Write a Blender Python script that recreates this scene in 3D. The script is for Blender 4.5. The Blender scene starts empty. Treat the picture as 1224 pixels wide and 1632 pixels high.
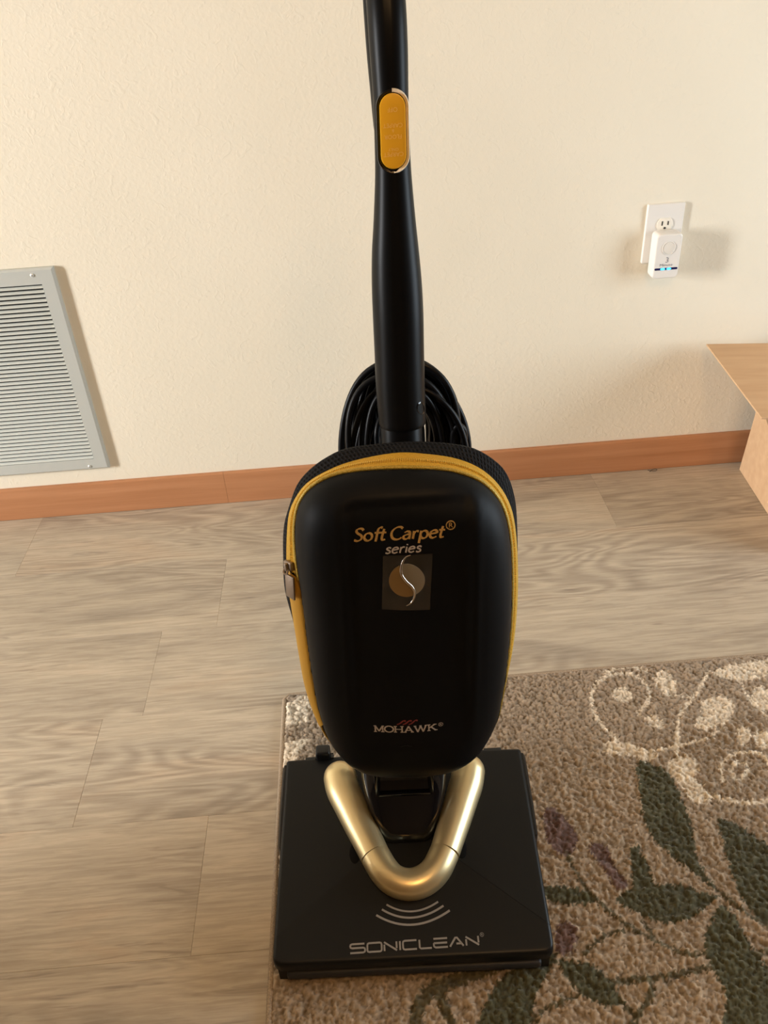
import bpy, bmesh, math, random
import numpy as np
from mathutils import Vector, Matrix

random.seed(7)
rng = np.random.default_rng(7)
C = bpy.context.scene.collection
SC = bpy.context.scene
PI = math.pi

# ------------------------------------------------------------------ camera
CAM_H = 1.17
FOCAL_PX = 1330.0
cam_d = bpy.data.cameras.new('camera')
cam_d.sensor_fit = 'VERTICAL'
cam_d.sensor_height = 24.0
cam_d.sensor_width = 18.0
cam_d.lens = FOCAL_PX / 1632.0 * 24.0
cam_d.clip_start = 0.01
cam = bpy.data.objects.new('camera', cam_d)
C.objects.link(cam)
pitch, roll, yaw = math.radians(34.79), math.radians(3.85), math.radians(-1.31)
cam.matrix_world = (Matrix.Translation((0, 0, CAM_H)) @ Matrix.Rotation(yaw, 4, 'Z')
                    @ Matrix.Rotation(PI / 2 - pitch, 4, 'X') @ Matrix.Rotation(-roll, 4, 'Z'))
SC.camera = cam

# ------------------------------------------------------------------ world, lights, exposure
world = bpy.data.worlds.new('daylight')
SC.world = world
world.use_nodes = True
bgn = world.node_tree.nodes['Background']
bgn.inputs[0].default_value = (0.80, 0.90, 1.0, 1)
bgn.inputs[1].default_value = 1.0


def area(name, loc, direction, sx, sy, power, col, spread=180):
    d = bpy.data.lights.new(name, 'AREA')
    d.shape = 'RECTANGLE'; d.size = sx; d.size_y = sy
    d.energy = power; d.color = col; d.spread = math.radians(spread)
    o = bpy.data.objects.new(name, d)
    C.objects.link(o)
    o.location = loc
    o.rotation_euler = Vector(direction).to_track_quat('-Z', 'Y').to_euler()
    return o


# daylight through the window in the left wall, through the one in the right wall, and the ceiling lamp
area('window_daylight_left', (-4.46, 0.08, 1.25), (1, 0.15, -0.10), 0.50, 1.5, 142, (0.97, 0.98, 1.0), 140)
area('window_daylight_right', (2.46, 0.78, 0.85), (-1, 0.05, 0), 0.95, 1.4, 29, (0.78, 0.90, 1.0))
lamp_d = bpy.data.lights.new('ceiling_lamp_light', 'POINT')
lamp_d.energy = 27; lamp_d.shadow_soft_size = 0.14; lamp_d.color = (1.0, 0.60, 0.27)
lamp = bpy.data.objects.new('ceiling_lamp_light', lamp_d)
C.objects.link(lamp); lamp.location = (0.30, -0.35, 2.18)

vs = SC.view_settings
vs.view_transform = 'Standard'; vs.look = 'None'; vs.gamma = 1.0; vs.use_curve_mapping = False
vs.exposure = 0.60
SC.cycles.use_denoising = True
SC.cycles.max_bounces = 8

# ------------------------------------------------------------------ materials


def mat(name, col=(0.5, 0.5, 0.5), rough=0.5, metal=0.0, spec=0.5):
    m = bpy.data.materials.new(name)
    m.use_nodes = True
    b = m.node_tree.nodes['Principled BSDF']
    b.inputs['Base Color'].default_value = (*col, 1)
    b.inputs['Roughness'].default_value = rough
    b.inputs['Metallic'].default_value = metal
    b.inputs['Specular IOR Level'].default_value = spec
    return m


class NT:
    def __init__(s, m):
        s.t = m.node_tree; s.b = s.t.nodes['Principled BSDF']

    def n(s, kind, **kw):
        o = s.t.nodes.new(kind)
        for k, v in kw.items():
            setattr(o, k, v)
        return o

    def l(s, a, b):
        s.t.links.new(a, b)

    def coords(s, scale=(1, 1, 1), what='Object', extra=None):
        tc = s.n('ShaderNodeTexCoord'); mp = s.n('ShaderNodeMapping')
        mp.inputs['Scale'].default_value = scale
        s.l(tc.outputs[what], mp.inputs['Vector'])
        return mp

    def noise(s, vec, scale, detail=2.0, rough=0.5, dist=0.0):
        o = s.n('ShaderNodeTexNoise')
        o.inputs['Scale'].default_value = scale; o.inputs['Detail'].default_value = detail
        o.inputs['Roughness'].default_value = rough; o.inputs['Distortion'].default_value = dist
        s.l(vec, o.inputs['Vector'])
        return o

    def ramp(s, fac, stops):
        o = s.n('ShaderNodeValToRGB')
        e = o.color_ramp.elements
        while len(e) < len(stops):
            e.new(0.5)
        for k, (p, c) in enumerate(stops):
            e[k].position = p
            e[k].color = (*c, 1) if len(c) == 3 else c
        s.l(fac, o.inputs['Fac'])
        return o

    def mix(s, fac, a, b, blend='MIX'):
        o = s.n('ShaderNodeMix', data_type='RGBA', blend_type=blend)
        for key, v in (('Factor', fac), ('A', a), ('B', b)):
            sock = [i for i in o.inputs if i.name == key and (i.type == ('VALUE' if key == 'Factor' else 'RGBA'))][0]
            if isinstance(v, (int, float)):
                sock.default_value = v
            elif isinstance(v, tuple):
                sock.default_value = (*v, 1)
            else:
                s.l(v, sock)
        return [x for x in o.outputs if x.type == 'RGBA'][0]

    def math(s, op, a, b=None):
        o = s.n('ShaderNodeMath', operation=op)
        for k, v in enumerate((a, b)):
            if v is None:
                continue
            if isinstance(v, (int, float)):
                o.inputs[k].default_value = v
            else:
                s.l(v, o.inputs[k])
        return o.outputs[0]

    def bump(s, height, strength=0.3, dist=0.001):
        o = s.n('ShaderNodeBump')
        o.inputs['Strength'].default_value = strength; o.inputs['Distance'].default_value = dist
        s.l(height, o.inputs['Height'])
        s.l(o.outputs[0], s.b.inputs['Normal'])


def wall_mat():
    m = mat('cream_wall_paint', (0.74, 0.66, 0.52), 0.62, 0, 0.3)
    t = NT(m)
    v = t.coords((1, 1, 1)).outputs[0]
    n1 = t.noise(v, 95, 3, 0.55, 0.4)
    r1 = t.ramp(n1.outputs['Fac'], [(0.42, (0, 0, 0)), (0.66, (1, 1, 1))])
    n2 = t.noise(v, 38, 2, 0.5, 1.6)
    r2 = t.ramp(n2.outputs['Fac'], [(0.60, (0, 0, 0)), (0.68, (1, 1, 1))])
    h = t.math('ADD', t.math('MULTIPLY', r1.outputs[0], 0.5), t.math('MULTIPLY', r2.outputs[0], 0.7))
    t.bump(h, 0.20, 0.0015)
    n3 = t.noise(v, 3, 3)
    r3 = t.ramp(n3.outputs['Fac'], [(0.3, (0.755, 0.695, 0.555)), (0.7, (0.785, 0.725, 0.585))])
    t.l(r3.outputs[0], t.b.inputs['Base Color'])
    return m


def plank_mat():
    m = mat('vinyl_oak_plank', (0.45, 0.36, 0.26), 0.42, 0, 0.35)
    t = NT(m)
    info = t.n('ShaderNodeObjectInfo')
    tc = t.n('ShaderNodeTexCoord')
    off = t.n('ShaderNodeVectorMath', operation='SCALE')
    comb = t.n('ShaderNodeCombineXYZ')
    for k in range(3):
        t.l(info.outputs['Random'], comb.inputs[k])
    t.l(comb.outputs[0], off.inputs[0]); off.inputs['Scale'].default_value = 37.0
    add = t.n('ShaderNodeVectorMath', operation='ADD')
    t.l(tc.outputs['Object'], add.inputs[0]); t.l(off.outputs[0], add.inputs[1])

    def stretched(sx, sy):
        mp = t.n('ShaderNodeMapping'); mp.inputs['Scale'].default_value = (sx, sy, 1)
        t.l(add.outputs[0], mp.inputs['Vector']); return mp.outputs[0]
    # broad tone drift, cathedral rings, fine pores, short dark flecks
    tone = t.noise(stretched(2.0, 9.0), 1.0, 4, 0.6, 0.9)
    rt = t.ramp(tone.outputs['Fac'], [(0.22, PL[0]), (0.42, PL[1]), (0.58, PL[2]), (0.78, PL[3])])
    field = t.noise(stretched(1.7, 11.0), 1.0, 1.5, 0.4, 0.5)
    ring = t.math('SINE', t.math('MULTIPLY', field.outputs['Fac'], 120.0))
    gate = t.noise(stretched(1.1, 5.0), 1.0, 1, 0.5, 0.0)
    rg = t.ramp(gate.outputs['Fac'], [(0.46, (0, 0, 0)), (0.62, (1, 1, 1))])
    ringm = t.math('MULTIPLY', t.math('ADD', t.math('MULTIPLY', ring, 0.5), 0.5), rg.outputs[0])
    c1 = t.mix(t.math('MULTIPLY', ringm, 0.40), rt.outputs[0], (0.20, 0.155, 0.115))
    fine = t.noise(stretched(11.0, 170.0), 1.0, 4, 0.65, 0.4)
    rf = t.ramp(fine.outputs['Fac'], [(0.40, (0.80, 0.78, 0.76)), (0.60, (1.05, 1.05, 1.05))])
    c2 = t.mix(0.75, c1, rf.outputs[0], 'MULTIPLY')
    fleck = t.noise(stretched(5.0, 60.0), 1.0, 3, 0.6, 1.2)
    rk = t.ramp(fleck.outputs['Fac'], [(0.60, (0, 0, 0)), (0.74, (1, 1, 1))])
    c3 = t.mix(t.math('MULTIPLY', rk.outputs[0], 0.55), c2, (0.17, 0.135, 0.105))
    t.l(c3, t.b.inputs['Base Color'])
    t.bump(fine.outputs['Fac'], 0.10, 0.0005)
    return m


def wood_mat(name, a, b, rough=0.4):
    m = mat(name, a, rough, 0, 0.4)
    t = NT(m)
    n = t.noise(t.coords((2.2, 60, 60)).outputs[0], 1.0, 4, 0.6, 0.4)
    r = t.ramp(n.outputs['Fac'], [(0.3, a), (0.7, b)])
    n2 = t.noise(t.coords((1, 1, 1)).outputs[0], 5.0, 2)
    c = t.mix(t.math('MULTIPLY', n2.outputs['Fac'], 0.35), r.outputs[0], (a[0] * .8, a[1] * .75, a[2] * .7))
    t.l(c, t.b.inputs['Base Color'])
    t.bump(n.outputs['Fac'], 0.12, 0.0006)
    return m


def bumpy(m, scale, strength, dist, detail=2):
    t = NT(m)
    n = t.noise(t.coords().outputs[0], scale, detail)
    t.bump(n.outputs['Fac'], strength, dist)
    return m


def mesh_fabric_mat():
    m = mat('black_air_mesh', (0.006, 0.006, 0.007), 0.75, 0, 0.18)
    t = NT(m)
    at_ = t.n('ShaderNodeAttribute', attribute_name='unrolled')
    v = t.n('ShaderNodeTexVoronoi', voronoi_dimensions='2D'); v.inputs['Scale'].default_value = 200
    v.inputs['Randomness'].default_value = 0.12
    t.l(at_.outputs['Vector'], v.inputs['Vector'])
    r = t.ramp(v.outputs['Distance'], [(0.24, (0.0008, 0.0008, 0.0008)), (0.40, (0.010, 0.010, 0.011))])
    t.l(r.outputs[0], t.b.inputs['Base Color'])
    rb = t.ramp(v.outputs['Distance'], [(0.20, (0, 0, 0)), (0.45, (1, 1, 1))])
    t.bump(rb.outputs[0], 0.9, 0.0022)
    return m


def weave(name, a, b, scale, rough=0.6, metal=0.0):
    m = mat(name, a, rough, metal, 0.4)
    t = NT(m)
    v = t.n('ShaderNodeTexVoronoi'); v.inputs['Scale'].default_value = scale
    t.l(t.coords().outputs[0], v.inputs['Vector'])
    r = t.ramp(v.outputs['Distance'], [(0.1, a), (0.6, b)])
    t.l(r.outputs[0], t.b.inputs['Base Color'])
    t.bump(v.outputs['Distance'], 0.5, -0.0006)
    return m


PL = [(0.26, 0.218, 0.168), (0.425, 0.360, 0.270), (0.485, 0.412, 0.308), (0.495, 0.388, 0.275)]
M = {}
M['wall'] = wall_mat()
M['plank'] = plank_mat()
M['subfloor'] = mat('plank_joint', (0.25, 0.20, 0.15), 0.8)
M['ceiling'] = bumpy(mat('tan_ceiling', (0.50, 0.41, 0.30), 0.9), 60, 0.4, 0.002)
M['dim_panelling'] = wood_mat('dark_low_bounce_wood', (0.15, 0.105, 0.065), (0.20, 0.145, 0.09), 0.5)  # dark wood invented for unseen walls, keeps bounced daylight low
M['baseboard'] = wood_mat('reddish_stained_baseboard', (0.40, 0.175, 0.075), (0.50, 0.24, 0.115), 0.38)
M['grille'] = bumpy(mat('grey_enamel', (0.47, 0.485, 0.445), 0.42), 300, 0.05, 0.0003)
M['slat'] = bumpy(mat('grey_enamel_lit', (0.64, 0.66, 0.60), 0.45), 300, 0.05, 0.0003)  # frame enamel made paler, paints the light on upturned blades
M['duct'] = mat('duct_shade', (0.02, 0.02, 0.018), 0.9)
M['screw'] = mat('painted_screw', (0.75, 0.76, 0.72), 0.35, 0.3)
M['plate'] = bumpy(mat('white_plastic', (0.76, 0.73, 0.67), 0.35), 400, 0.03, 0.0002)
M['ivory'] = mat('ivory_receptacle', (0.80, 0.74, 0.62), 0.4)
M['slot'] = mat('slot_dark', (0.01, 0.008, 0.006), 0.7)
M['lens'] = mat('dark_blue_lens', (0.01, 0.01, 0.07), 0.2)
M['grey_print'] = mat('grey_print', (0.20, 0.20, 0.22), 0.6)
M['sensor'] = mat('sensor_dome', (0.74, 0.70, 0.62), 0.3)
m = mat('blue_led', (0.1, 0.5, 1.0), 0.3)
m.node_tree.nodes['Principled BSDF'].inputs['Emission Color'].default_value = (0.01, 0.30, 1.0, 1)
m.node_tree.nodes['Principled BSDF'].inputs['Emission Strength'].default_value = 4.0
M['led'] = m


def card_mat():
    m = mat('cardboard', (0.56, 0.36, 0.20), 0.8, 0, 0.2)
    t = NT(m)
    n = t.noise(t.coords((1, 8, 8)).outputs[0], 6, 3)
    r = t.ramp(n.outputs['Fac'], [(0.3, (0.53, 0.335, 0.185)), (0.7, (0.59, 0.385, 0.22))])
    t.l(r.outputs[0], t.b.inputs['Base Color'])
    n2 = t.noise(t.coords((240, 1, 1)).outputs[0], 1, 0)
    t.bump(n2.outputs['Fac'], 0.05, 0.0005)
    return m


M['card'] = card_mat()
M['card_dark'] = mat('dark_cardboard', (0.30, 0.18, 0.09), 0.9)
M['black_plastic'] = bumpy(mat('satin_black_plastic', (0.005, 0.005, 0.005), 0.34, 0, 0.35), 900, 0.06, 0.0002)
M['base_plastic'] = bumpy(mat('textured_black_plastic', (0.006, 0.006, 0.0055), 0.40, 0, 0.22), 1400, 0.12, 0.0002)
M['gloss_black'] = mat('gloss_black_plastic', (0.004, 0.004, 0.005), 0.07, 0, 0.5)
M['pole'] = mat('satin_black_pole', (0.0035, 0.0035, 0.0035), 0.36, 0, 0.11)
M['rubber'] = mat('black_rubber', (0.015, 0.015, 0.016), 0.6)
M['cord'] = mat('black_cord_jacket', (0.004, 0.004, 0.0045), 0.38, 0, 0.18)
M['gold'] = bumpy(mat('satin_gold_paint', (0.74, 0.60, 0.33), 0.35, 0.80), 1600, 0.05, 0.0002)
M['recess_shade'] = mat('matte_black_shade', (0.003, 0.003, 0.003), 0.8, 0, 0.1)
M['silver'] = mat('silver_print', (0.25, 0.235, 0.215), 0.4, 0.2)
M['shell'] = bumpy(mat('black_moulded_fabric', (0.0030, 0.0034, 0.0040), 0.50, 0, 0.13), 1500, 0.2, 0.0003)
M['mesh'] = mesh_fabric_mat()
M['tape'] = weave('yellow_zip_tape', (0.70, 0.42, 0.035), (0.52, 0.29, 0.02), 900, 0.55)
M['piping'] = weave('gold_braid', (0.62, 0.45, 0.10), (0.34, 0.23, 0.03), 700, 0.42, 0.35)
M['teeth'] = mat('yellow_zip_teeth', (0.80, 0.56, 0.10), 0.35)
M['gusset'] = bumpy(mat('yellow_webbing', (0.52, 0.27, 0.02), 0.65), 900, 0.2, 0.0004)
M['nickel'] = mat('antique_nickel', (0.27, 0.21, 0.16), 0.42, 0.65)
M['gold_thread'] = weave('gold_thread', (0.66, 0.42, 0.14), (0.45, 0.26, 0.07), 900, 0.45, 0.25)
M['silver_thread'] = weave('silver_thread', (0.62, 0.56, 0.50), (0.42, 0.37, 0.32), 900, 0.45, 0.2)
M['red_thread'] = mat('red_thread', (0.20, 0.025, 0.02), 0.6)
M['film'] = mat('clear_film_on_black', (0.022, 0.020, 0.016), 0.24, 0, 0.5)
M['disc_gold'] = mat('badge_bronze', (0.24, 0.15, 0.055), 0.4, 0.4)
M['disc_silver'] = mat('badge_pewter', (0.25, 0.225, 0.17), 0.4, 0.4)
M['chrome'] = mat('badge_bright_rim', (0.62, 0.54, 0.45), 0.15, 1.0)
M['switch'] = mat('amber_switch', (0.72, 0.37, 0.015), 0.33, 0, 0.5)
M['switch_print'] = mat('pale_switch_print', (0.80, 0.50, 0.13), 0.45)
M['cream_plastic'] = mat('cream_bezel', (0.85, 0.76, 0.58), 0.4)
M['white_frame'] = mat('white_window_frame', (0.8, 0.8, 0.78), 0.4)
M['lamp_glass'] = mat('glowing_opal_glass', (0.9, 0.85, 0.75), 0.4)
M['lamp_glass'].node_tree.nodes['Principled BSDF'].inputs['Emission Color'].default_value = (1.0, 0.62, 0.30, 1)
M['lamp_glass'].node_tree.nodes['Principled BSDF'].inputs['Emission Strength'].default_value = 6.0


def rug_mat():
    m = mat('carpet_pile', (0.3, 0.25, 0.2), 0.95, 0, 0.1)
    t = NT(m)
    a = t.n('ShaderNodeVertexColor', layer_name='yarn')
    t.l(a.outputs['Color'], t.b.inputs['Base Color'])
    t.b.inputs['Sheen Weight'].default_value = 0.25
    t.b.inputs['Sheen Roughness'].default_value = 0.6
    return m


M['rug'] = rug_mat()
M['binding'] = weave('tan_serged_binding', (0.40, 0.31, 0.21), (0.28, 0.21, 0.14), 420, 0.8)

# ------------------------------------------------------------------ mesh helpers


def link(name, me, m, parent=None):
    if m is not None:
        for mm in (m if isinstance(m, (list, tuple)) else [m]):
            me.materials.append(mm)
    o = bpy.data.objects.new(name, me)
    C.objects.link(o)
    if parent is not None:
        o.parent = parent
    return o


def obj(name, verts, faces, m, parent=None, sharp=35, smooth=True):
    me = bpy.data.meshes.new(name)
    me.from_pydata([tuple(map(float, v)) for v in verts], [], [tuple(map(int, f)) for f in faces])
    me.validate()
    bm = bmesh.new(); bm.from_mesh(me)
    bmesh.ops.recalc_face_normals(bm, faces=bm.faces)
    bm.to_mesh(me); bm.free()
    if smooth:
        me.shade_smooth()
        me.set_sharp_from_angle(angle=math.radians(sharp))
    me.update()
    return link(name, me, m, parent)


def empty(name, loc=(0, 0, 0), rz=0.0):
    o = bpy.data.objects.new(name, None)
    o.empty_display_size = 0.05
    C.objects.link(o); o.location = loc; o.rotation_euler = (0, 0, rz)
    return o


def tag(o, label=None, cat=None, group=None, kind=None):
    if label: o['label'] = label
    if cat: o['category'] = cat
    if group: o['group'] = group
    if kind: o['kind'] = kind
    return o


class MB:
    """collects simple shapes into one vertex/face list"""

    def __init__(s):
        s.v = []; s.f = []

    def add(s, v, f):
        n = len(s.v)
        s.v += [tuple(x) for x in v]
        s.f += [tuple(i + n for i in q) for q in f]
        return s

    def box(s, x0, x1, y0, y1, z0, z1, bev=0.0, seg=2, mtx=None):
        bm = bmesh.new()
        bmesh.ops.create_cube(bm, size=1)
        for v in bm.verts:
            v.co = Vector((x0 + (v.co.x + .5) * (x1 - x0), y0 + (v.co.y + .5) * (y1 - y0), z0 + (v.co.z + .5) * (z1 - z0)))
        if bev > 0:
            bmesh.ops.bevel(bm, geom=list(bm.edges), offset=bev, segments=seg, profile=0.5, affect='EDGES')
        if mtx is not None:
            bmesh.ops.transform(bm, matrix=mtx, verts=bm.verts)
        bm.verts.index_update()
        s.add([v.co[:] for v in bm.verts], [[v.index for v in f.verts] for f in bm.faces])
        bm.free()
        return s

    def tube(s, pts, r, n=10, cap=True, ry=None):
        """round tube along a polyline; r is a number or one per point"""
        P = [Vector(p) for p in pts]
        R = [r] * len(P) if isinstance(r, (int, float)) else list(r)
        T = []
        for i in range(len(P)):
            a = P[max(i - 1, 0)]; b = P[min(i + 1, len(P) - 1)]
            T.append((b - a).normalized())
        up = Vector((0, 0, 1)) if abs(T[0].z) < 0.9 else Vector((0, 1, 0))
        N = (up - T[0] * up.dot(T[0])).normalized()
        v = []; f = []
        for i in range(len(P)):
            if i:
                N = (N - T[i] * N.dot(T[i])).normalized()
            B = T[i].cross(N)
            for k in range(n):
                a = 2 * PI * k / n
                v.append(P[i] + (N * math.cos(a) + B * math.sin(a)) * R[i])
        for i in range(len(P) - 1):
            for k in range(n):
                k2 = (k + 1) % n
                f.append((i * n + k, i * n + k2, (i + 1) * n + k2, (i + 1) * n + k))
        if cap:
            f.append(tuple(range(n - 1, -1, -1)))
            f.append(tuple((len(P) - 1) * n + k for k in range(n)))
        return s.add(v, f)

    def ring(s, pts, r, n=8):
        """closed tube"""
        P = [Vector(p) for p in pts]; L = len(P)
        cen = sum(P, Vector()) / L
        v = []; f = []
        for i in range(L):
            t = (P[(i + 1) % L] - P[i - 1]).normalized()
            out = P[i] - cen
            N = (out - t * out.dot(t)).normalized(); B = t.cross(N)
            for k in range(n):
                a = 2 * PI * k / n
                v.append(P[i] + (N * math.cos(a) + B * math.sin(a)) * r)
        for i in range(L):
            for k in range(n):
                i2 = (i + 1) % L; k2 = (k + 1) % n
                f.append((i * n + k, i * n + k2, i2 * n + k2, i2 * n + k))
        return s.add(v, f)

    def loft(s, loops, cap0=True, cap1=True, closed=True):
        n = len(loops[0]); v = [p for L in loops for p in L]; f = []
        for i in range(len(loops) - 1):
            for k in range(n if closed else n - 1):
                k2 = (k + 1) % n
                f.append((i * n + k, i * n + k2, (i + 1) * n + k2, (i + 1) * n + k))
        if cap0: f.append(tuple(range(n - 1, -1, -1)))
        if cap1: f.append(tuple((len(loops) - 1) * n + k for k in range(n)))
        return s.add(v, f)

    def obj(s, name, m, parent=None, sharp=35, smooth=True):
        return obj(name, s.v, s.f, m, parent, sharp, smooth)


def spline(pts, per=8, closed=False):
    """Catmull-Rom through the points"""
    P = [np.array(p, float) for p in pts]; n = len(P); out = []
    rngi = range(n) if closed else range(n - 1)
    for i in rngi:
        if closed:
            a, b, c, d = P[i - 1], P[i], P[(i + 1) % n], P[(i + 2) % n]
        else:
            a = P[i - 1] if i else 2 * P[0] - P[1]
            b, c = P[i], P[i + 1]
            d = P[i + 2] if i + 2 < n else 2 * P[-1] - P[-2]
        for k in range(per):
            t = k / per
            out.append(0.5 * (2 * b + (c - a) * t + (2 * a - 5 * b + 4 * c - d) * t * t + (3 * b - a - 3 * c + d) * t ** 3))
    if not closed:
        out.append(P[-1])
    return out


def stadium(w, h, n=12):
    """closed stadium outline, w wide and h tall, centred"""
    r = w / 2; c = h / 2 - r; out = []
    for k in range(n + 1):
        a = PI * k / n; out.append((r * math.cos(a), c + r * math.sin(a)))
    for k in range(n + 1):
        a = PI + PI * k / n; out.append((r * math.cos(a), -c + r * math.sin(a)))
    return out


# ---- lettering: pen strokes laid out in a plane, then put on a surface by fn(x, y, lift)
def pen(stroke, nib=0.0, wmin=0.1, wmax=0.1):
    """stroke polyline -> strip of left/right points, width by stroke direction (broad nib)"""
    P = [np.array(p, float) for p in stroke]; L = []; Rr = []
    for i in range(len(P)):
        t = P[min(i + 1, len(P) - 1)] - P[max(i - 1, 0)]
        t = t / (np.hypot(*t) + 1e-9)
        nrm = np.array([-t[1], t[0]])
        ang = math.atan2(t[1], t[0])
        w = wmin + (wmax - wmin) * abs(math.sin(ang - nib))
        L.append(P[i] + nrm * w / 2); Rr.append(P[i] - nrm * w / 2)
    return L, Rr


def letters(name, strokes, fn, m, parent, nib=0.0, wmin=0.1, wmax=0.1, thick=0.0004):
    mb = MB()
    for s in strokes:
        L, Rr = pen(s, nib, wmin, wmax)
        n = len(L)
        top = [fn(q[0], q[1], thick) for q in L] + [fn(q[0], q[1], thick) for q in Rr]
        bot = [fn(q[0], q[1], -0.0006) for q in L] + [fn(q[0], q[1], -0.0006) for q in Rr]
        f = []
        for i in range(n - 1):
            f.append((i, i + 1, n + i + 1, n + i))
            f.append((2 * n + i, 2 * n + i + 1, i + 1, i))
            f.append((3 * n + i + 1, 3 * n + i, n + i, n + i + 1))
        f.append((0, n, 3 * n, 2 * n)); f.append((n - 1, 3 * n - 1, 4 * n - 1, 2 * n - 1))
        mb.add(top + bot, f)
    return mb.obj(name, m, parent, smooth=False)


def place(gl, text, height, tracking=0.12, shear=0.0, space=0.35):
    """lay glyphs out; returns strokes and total advance in units of height=1 scaled"""
    x = 0; out = []
    for ch in text:
        if ch == ' ':
            x += space; continue
        w, ss = gl[ch]
        for s in ss:
            out.append([((x + q[0] + shear * q[1]) * height, q[1] * height) for q in s])
        x += w + tracking
    return out, (x - tracking) * height


def bfont_mesh(text, size):
    """letters of Blender's built-in font as 2-D triangles"""
    cu = bpy.data.curves.new('lettering_curve', 'FONT')
    cu.body = text; cu.size = size; cu.align_x = 'CENTER'; cu.align_y = 'CENTER'
    cu.resolution_u = 3
    o = bpy.data.objects.new('lettering_curve', cu); C.objects.link(o)
    dg = bpy.context.evaluated_depsgraph_get()
    me = bpy.data.meshes.new_from_object(o.evaluated_get(dg))
    v = [tuple(p.co) for p in me.vertices]; f = [tuple(p.vertices) for p in me.polygons]
    bpy.data.objects.remove(o); bpy.data.curves.remove(cu); bpy.data.meshes.remove(me)
    return v, f

# ------------------------------------------------------------------ the room
XL, XR, YF, YB, ZC = -4.30, 2.30, -2.60, 1.790, 2.44
floor = MB().box(XL, XR, YF, YB, -0.04, -0.0045).obj('floor', M['subfloor'])
tag(floor, kind='structure')
# vinyl planks, 229 mm rows along the wall, each one an object
ROW = 0.2293
row_edges = [1.774 - ROW * k for k in range(20)]
row_joint = {0: 0.576, 1: -0.335, 2: 0.95, 3: -0.522, 4: -0.30, 5: 0.30}
PLEN = 1.398
plank_cache = {}


def plank_mesh(L, Wd):
    key = (round(L, 3), round(Wd, 3))
    if key not in plank_cache:
        mb = MB().box(0, L, 0, Wd, -0.0045, 0.0, 0.0004, 1)
        me = bpy.data.meshes.new('plank')
        me.from_pydata(mb.v, [], mb.f); me.update()
        me.materials.append(M['plank'])
        plank_cache[key] = me
    return plank_cache[key]


for k in range(19):
    y1 = row_edges[k]; y0 = row_edges[k + 1]
    if k == 0: y1 = YB - 0.010
    if y1 < YF: break
    y0 = max(y0, YF + 0.001)
    j = row_joint.get(k, random.uniform(-0.6, 0.7))
    xs = [j + PLEN * q for q in range(-5, 4)]
    for a, b in zip(xs[:-1], xs[1:]):
        a2, b2 = max(a, XL + 0.001), min(b, XR - 0.001)
        if b2 - a2 < 0.02: continue
        g = 0.00006
        o = bpy.data.objects.new('plank', plank_mesh(b2 - a2 - 2 * g, y1 - y0 - 2 * g))
        C.objects.link(o); o.location = (a2 + g, y0 + g, random.uniform(-0.0002, 0.0)); o.parent = floor

tag(MB().box(XL, XR, YB, YB + 0.12, -0.04, ZC).obj('wall_back', M['wall'], smooth=False), kind='structure')
tag(MB().box(XL - .12, XR + .12, YF - 0.12, YF, -0.04, ZC).obj('wall_front', M['dim_panelling'], smooth=False), kind='structure')
tag(MB().box(XL - .12, XR + .12, YF - .12, YB + .12, ZC, ZC + 0.1).obj('ceiling', M['ceiling'], smooth=False), kind='structure')


def wall_with_window(name, x0, x1, wy0, wy1, wz0, wz1, m='wall'):
    mb = MB()
    mb.box(x0, x1, YF, wy0, -0.04, ZC); mb.box(x0, x1, wy1, YB + 0.12, -0.04, ZC)
    mb.box(x0, x1, wy0, wy1, -0.04, wz0); mb.box(x0, x1, wy0, wy1, wz1, ZC)
    tag(mb.obj(name, M[m], smooth=False), kind='structure')


wall_with_window('wall_left', XL - 0.12, XL, -0.20, 0.36, 0.45, 2.05)
wall_with_window('wall_right', XR, XR + 0.12, 0.26, 1.30, 0.12, 1.60, 'dim_panelling')


# unseen wall end added at the left, so its edge shades the near floor
tag(MB().box(-2.12, -2.00, YF, 0.50, -0.04, ZC).obj('shade_wall_left', M['dim_panelling'], smooth=False), kind='structure')


def window(name, x0, x1, y0, y1, z0, z1):
    mb = MB(); t = 0.045
    mb.box(x0, x1, y0, y0 + t, z0, z1, .004); mb.box(x0, x1, y1 - t, y1, z0, z1, .004)
    mb.box(x0, x1, y0 + t, y1 - t, z0, z0 + t, .004); mb.box(x0, x1, y0 + t, y1 - t, z1 - t, z1, .004)
    tag(mb.obj(name, M['white_frame']), kind='structure')


window('window_1', XL - 0.10, XL - 0.05, -0.20, 0.36, 0.45, 2.05)
window('window_2', XR + 0.05, XR + 0.10, 0.26, 1.30, 0.12, 1.60)

# baseboard: two lengths that meet at a tight joint
bb = empty('baseboard_back'); tag(bb, kind='structure')
for x0, x1 in ((XL, -0.352), (-0.3515, XR)):
    mb = MB()
    prof = [(YB, 0.0005), (1.7795, 0.0005), (1.7795, 0.080), (1.7808, 0.0855), (1.784, 0.088), (YB, 0.0885)]
    mb.loft([[(x0, y, z) for y, z in prof], [(x1, y, z) for y, z in prof]])
    mb.obj('board', M['baseboard'], bb, 30)

# ------------------------------------------------------------------ return-air grille on the wall
gr = empty('return_air_grille', (-0.852, 1.784, 0.130))
tag(gr, 'grey enamelled steel return air grille with many louvres low on the wall', 'vent grille')
GW, GH = 0.4595, 0.498     # local x -GW/2..GW/2
bx0, bz0, bx1, bz1 = 0.031, 0.030, GW - 0.031, GH - 0.034
hx = GW / 2
gy = -0.0065


def frame_loop(x0, x1, z0, z1, y):
    return [(x0 - hx, y, z0), (x1 - hx, y, z0), (x1 - hx, y, z1), (x0 - hx, y, z1)]


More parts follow.
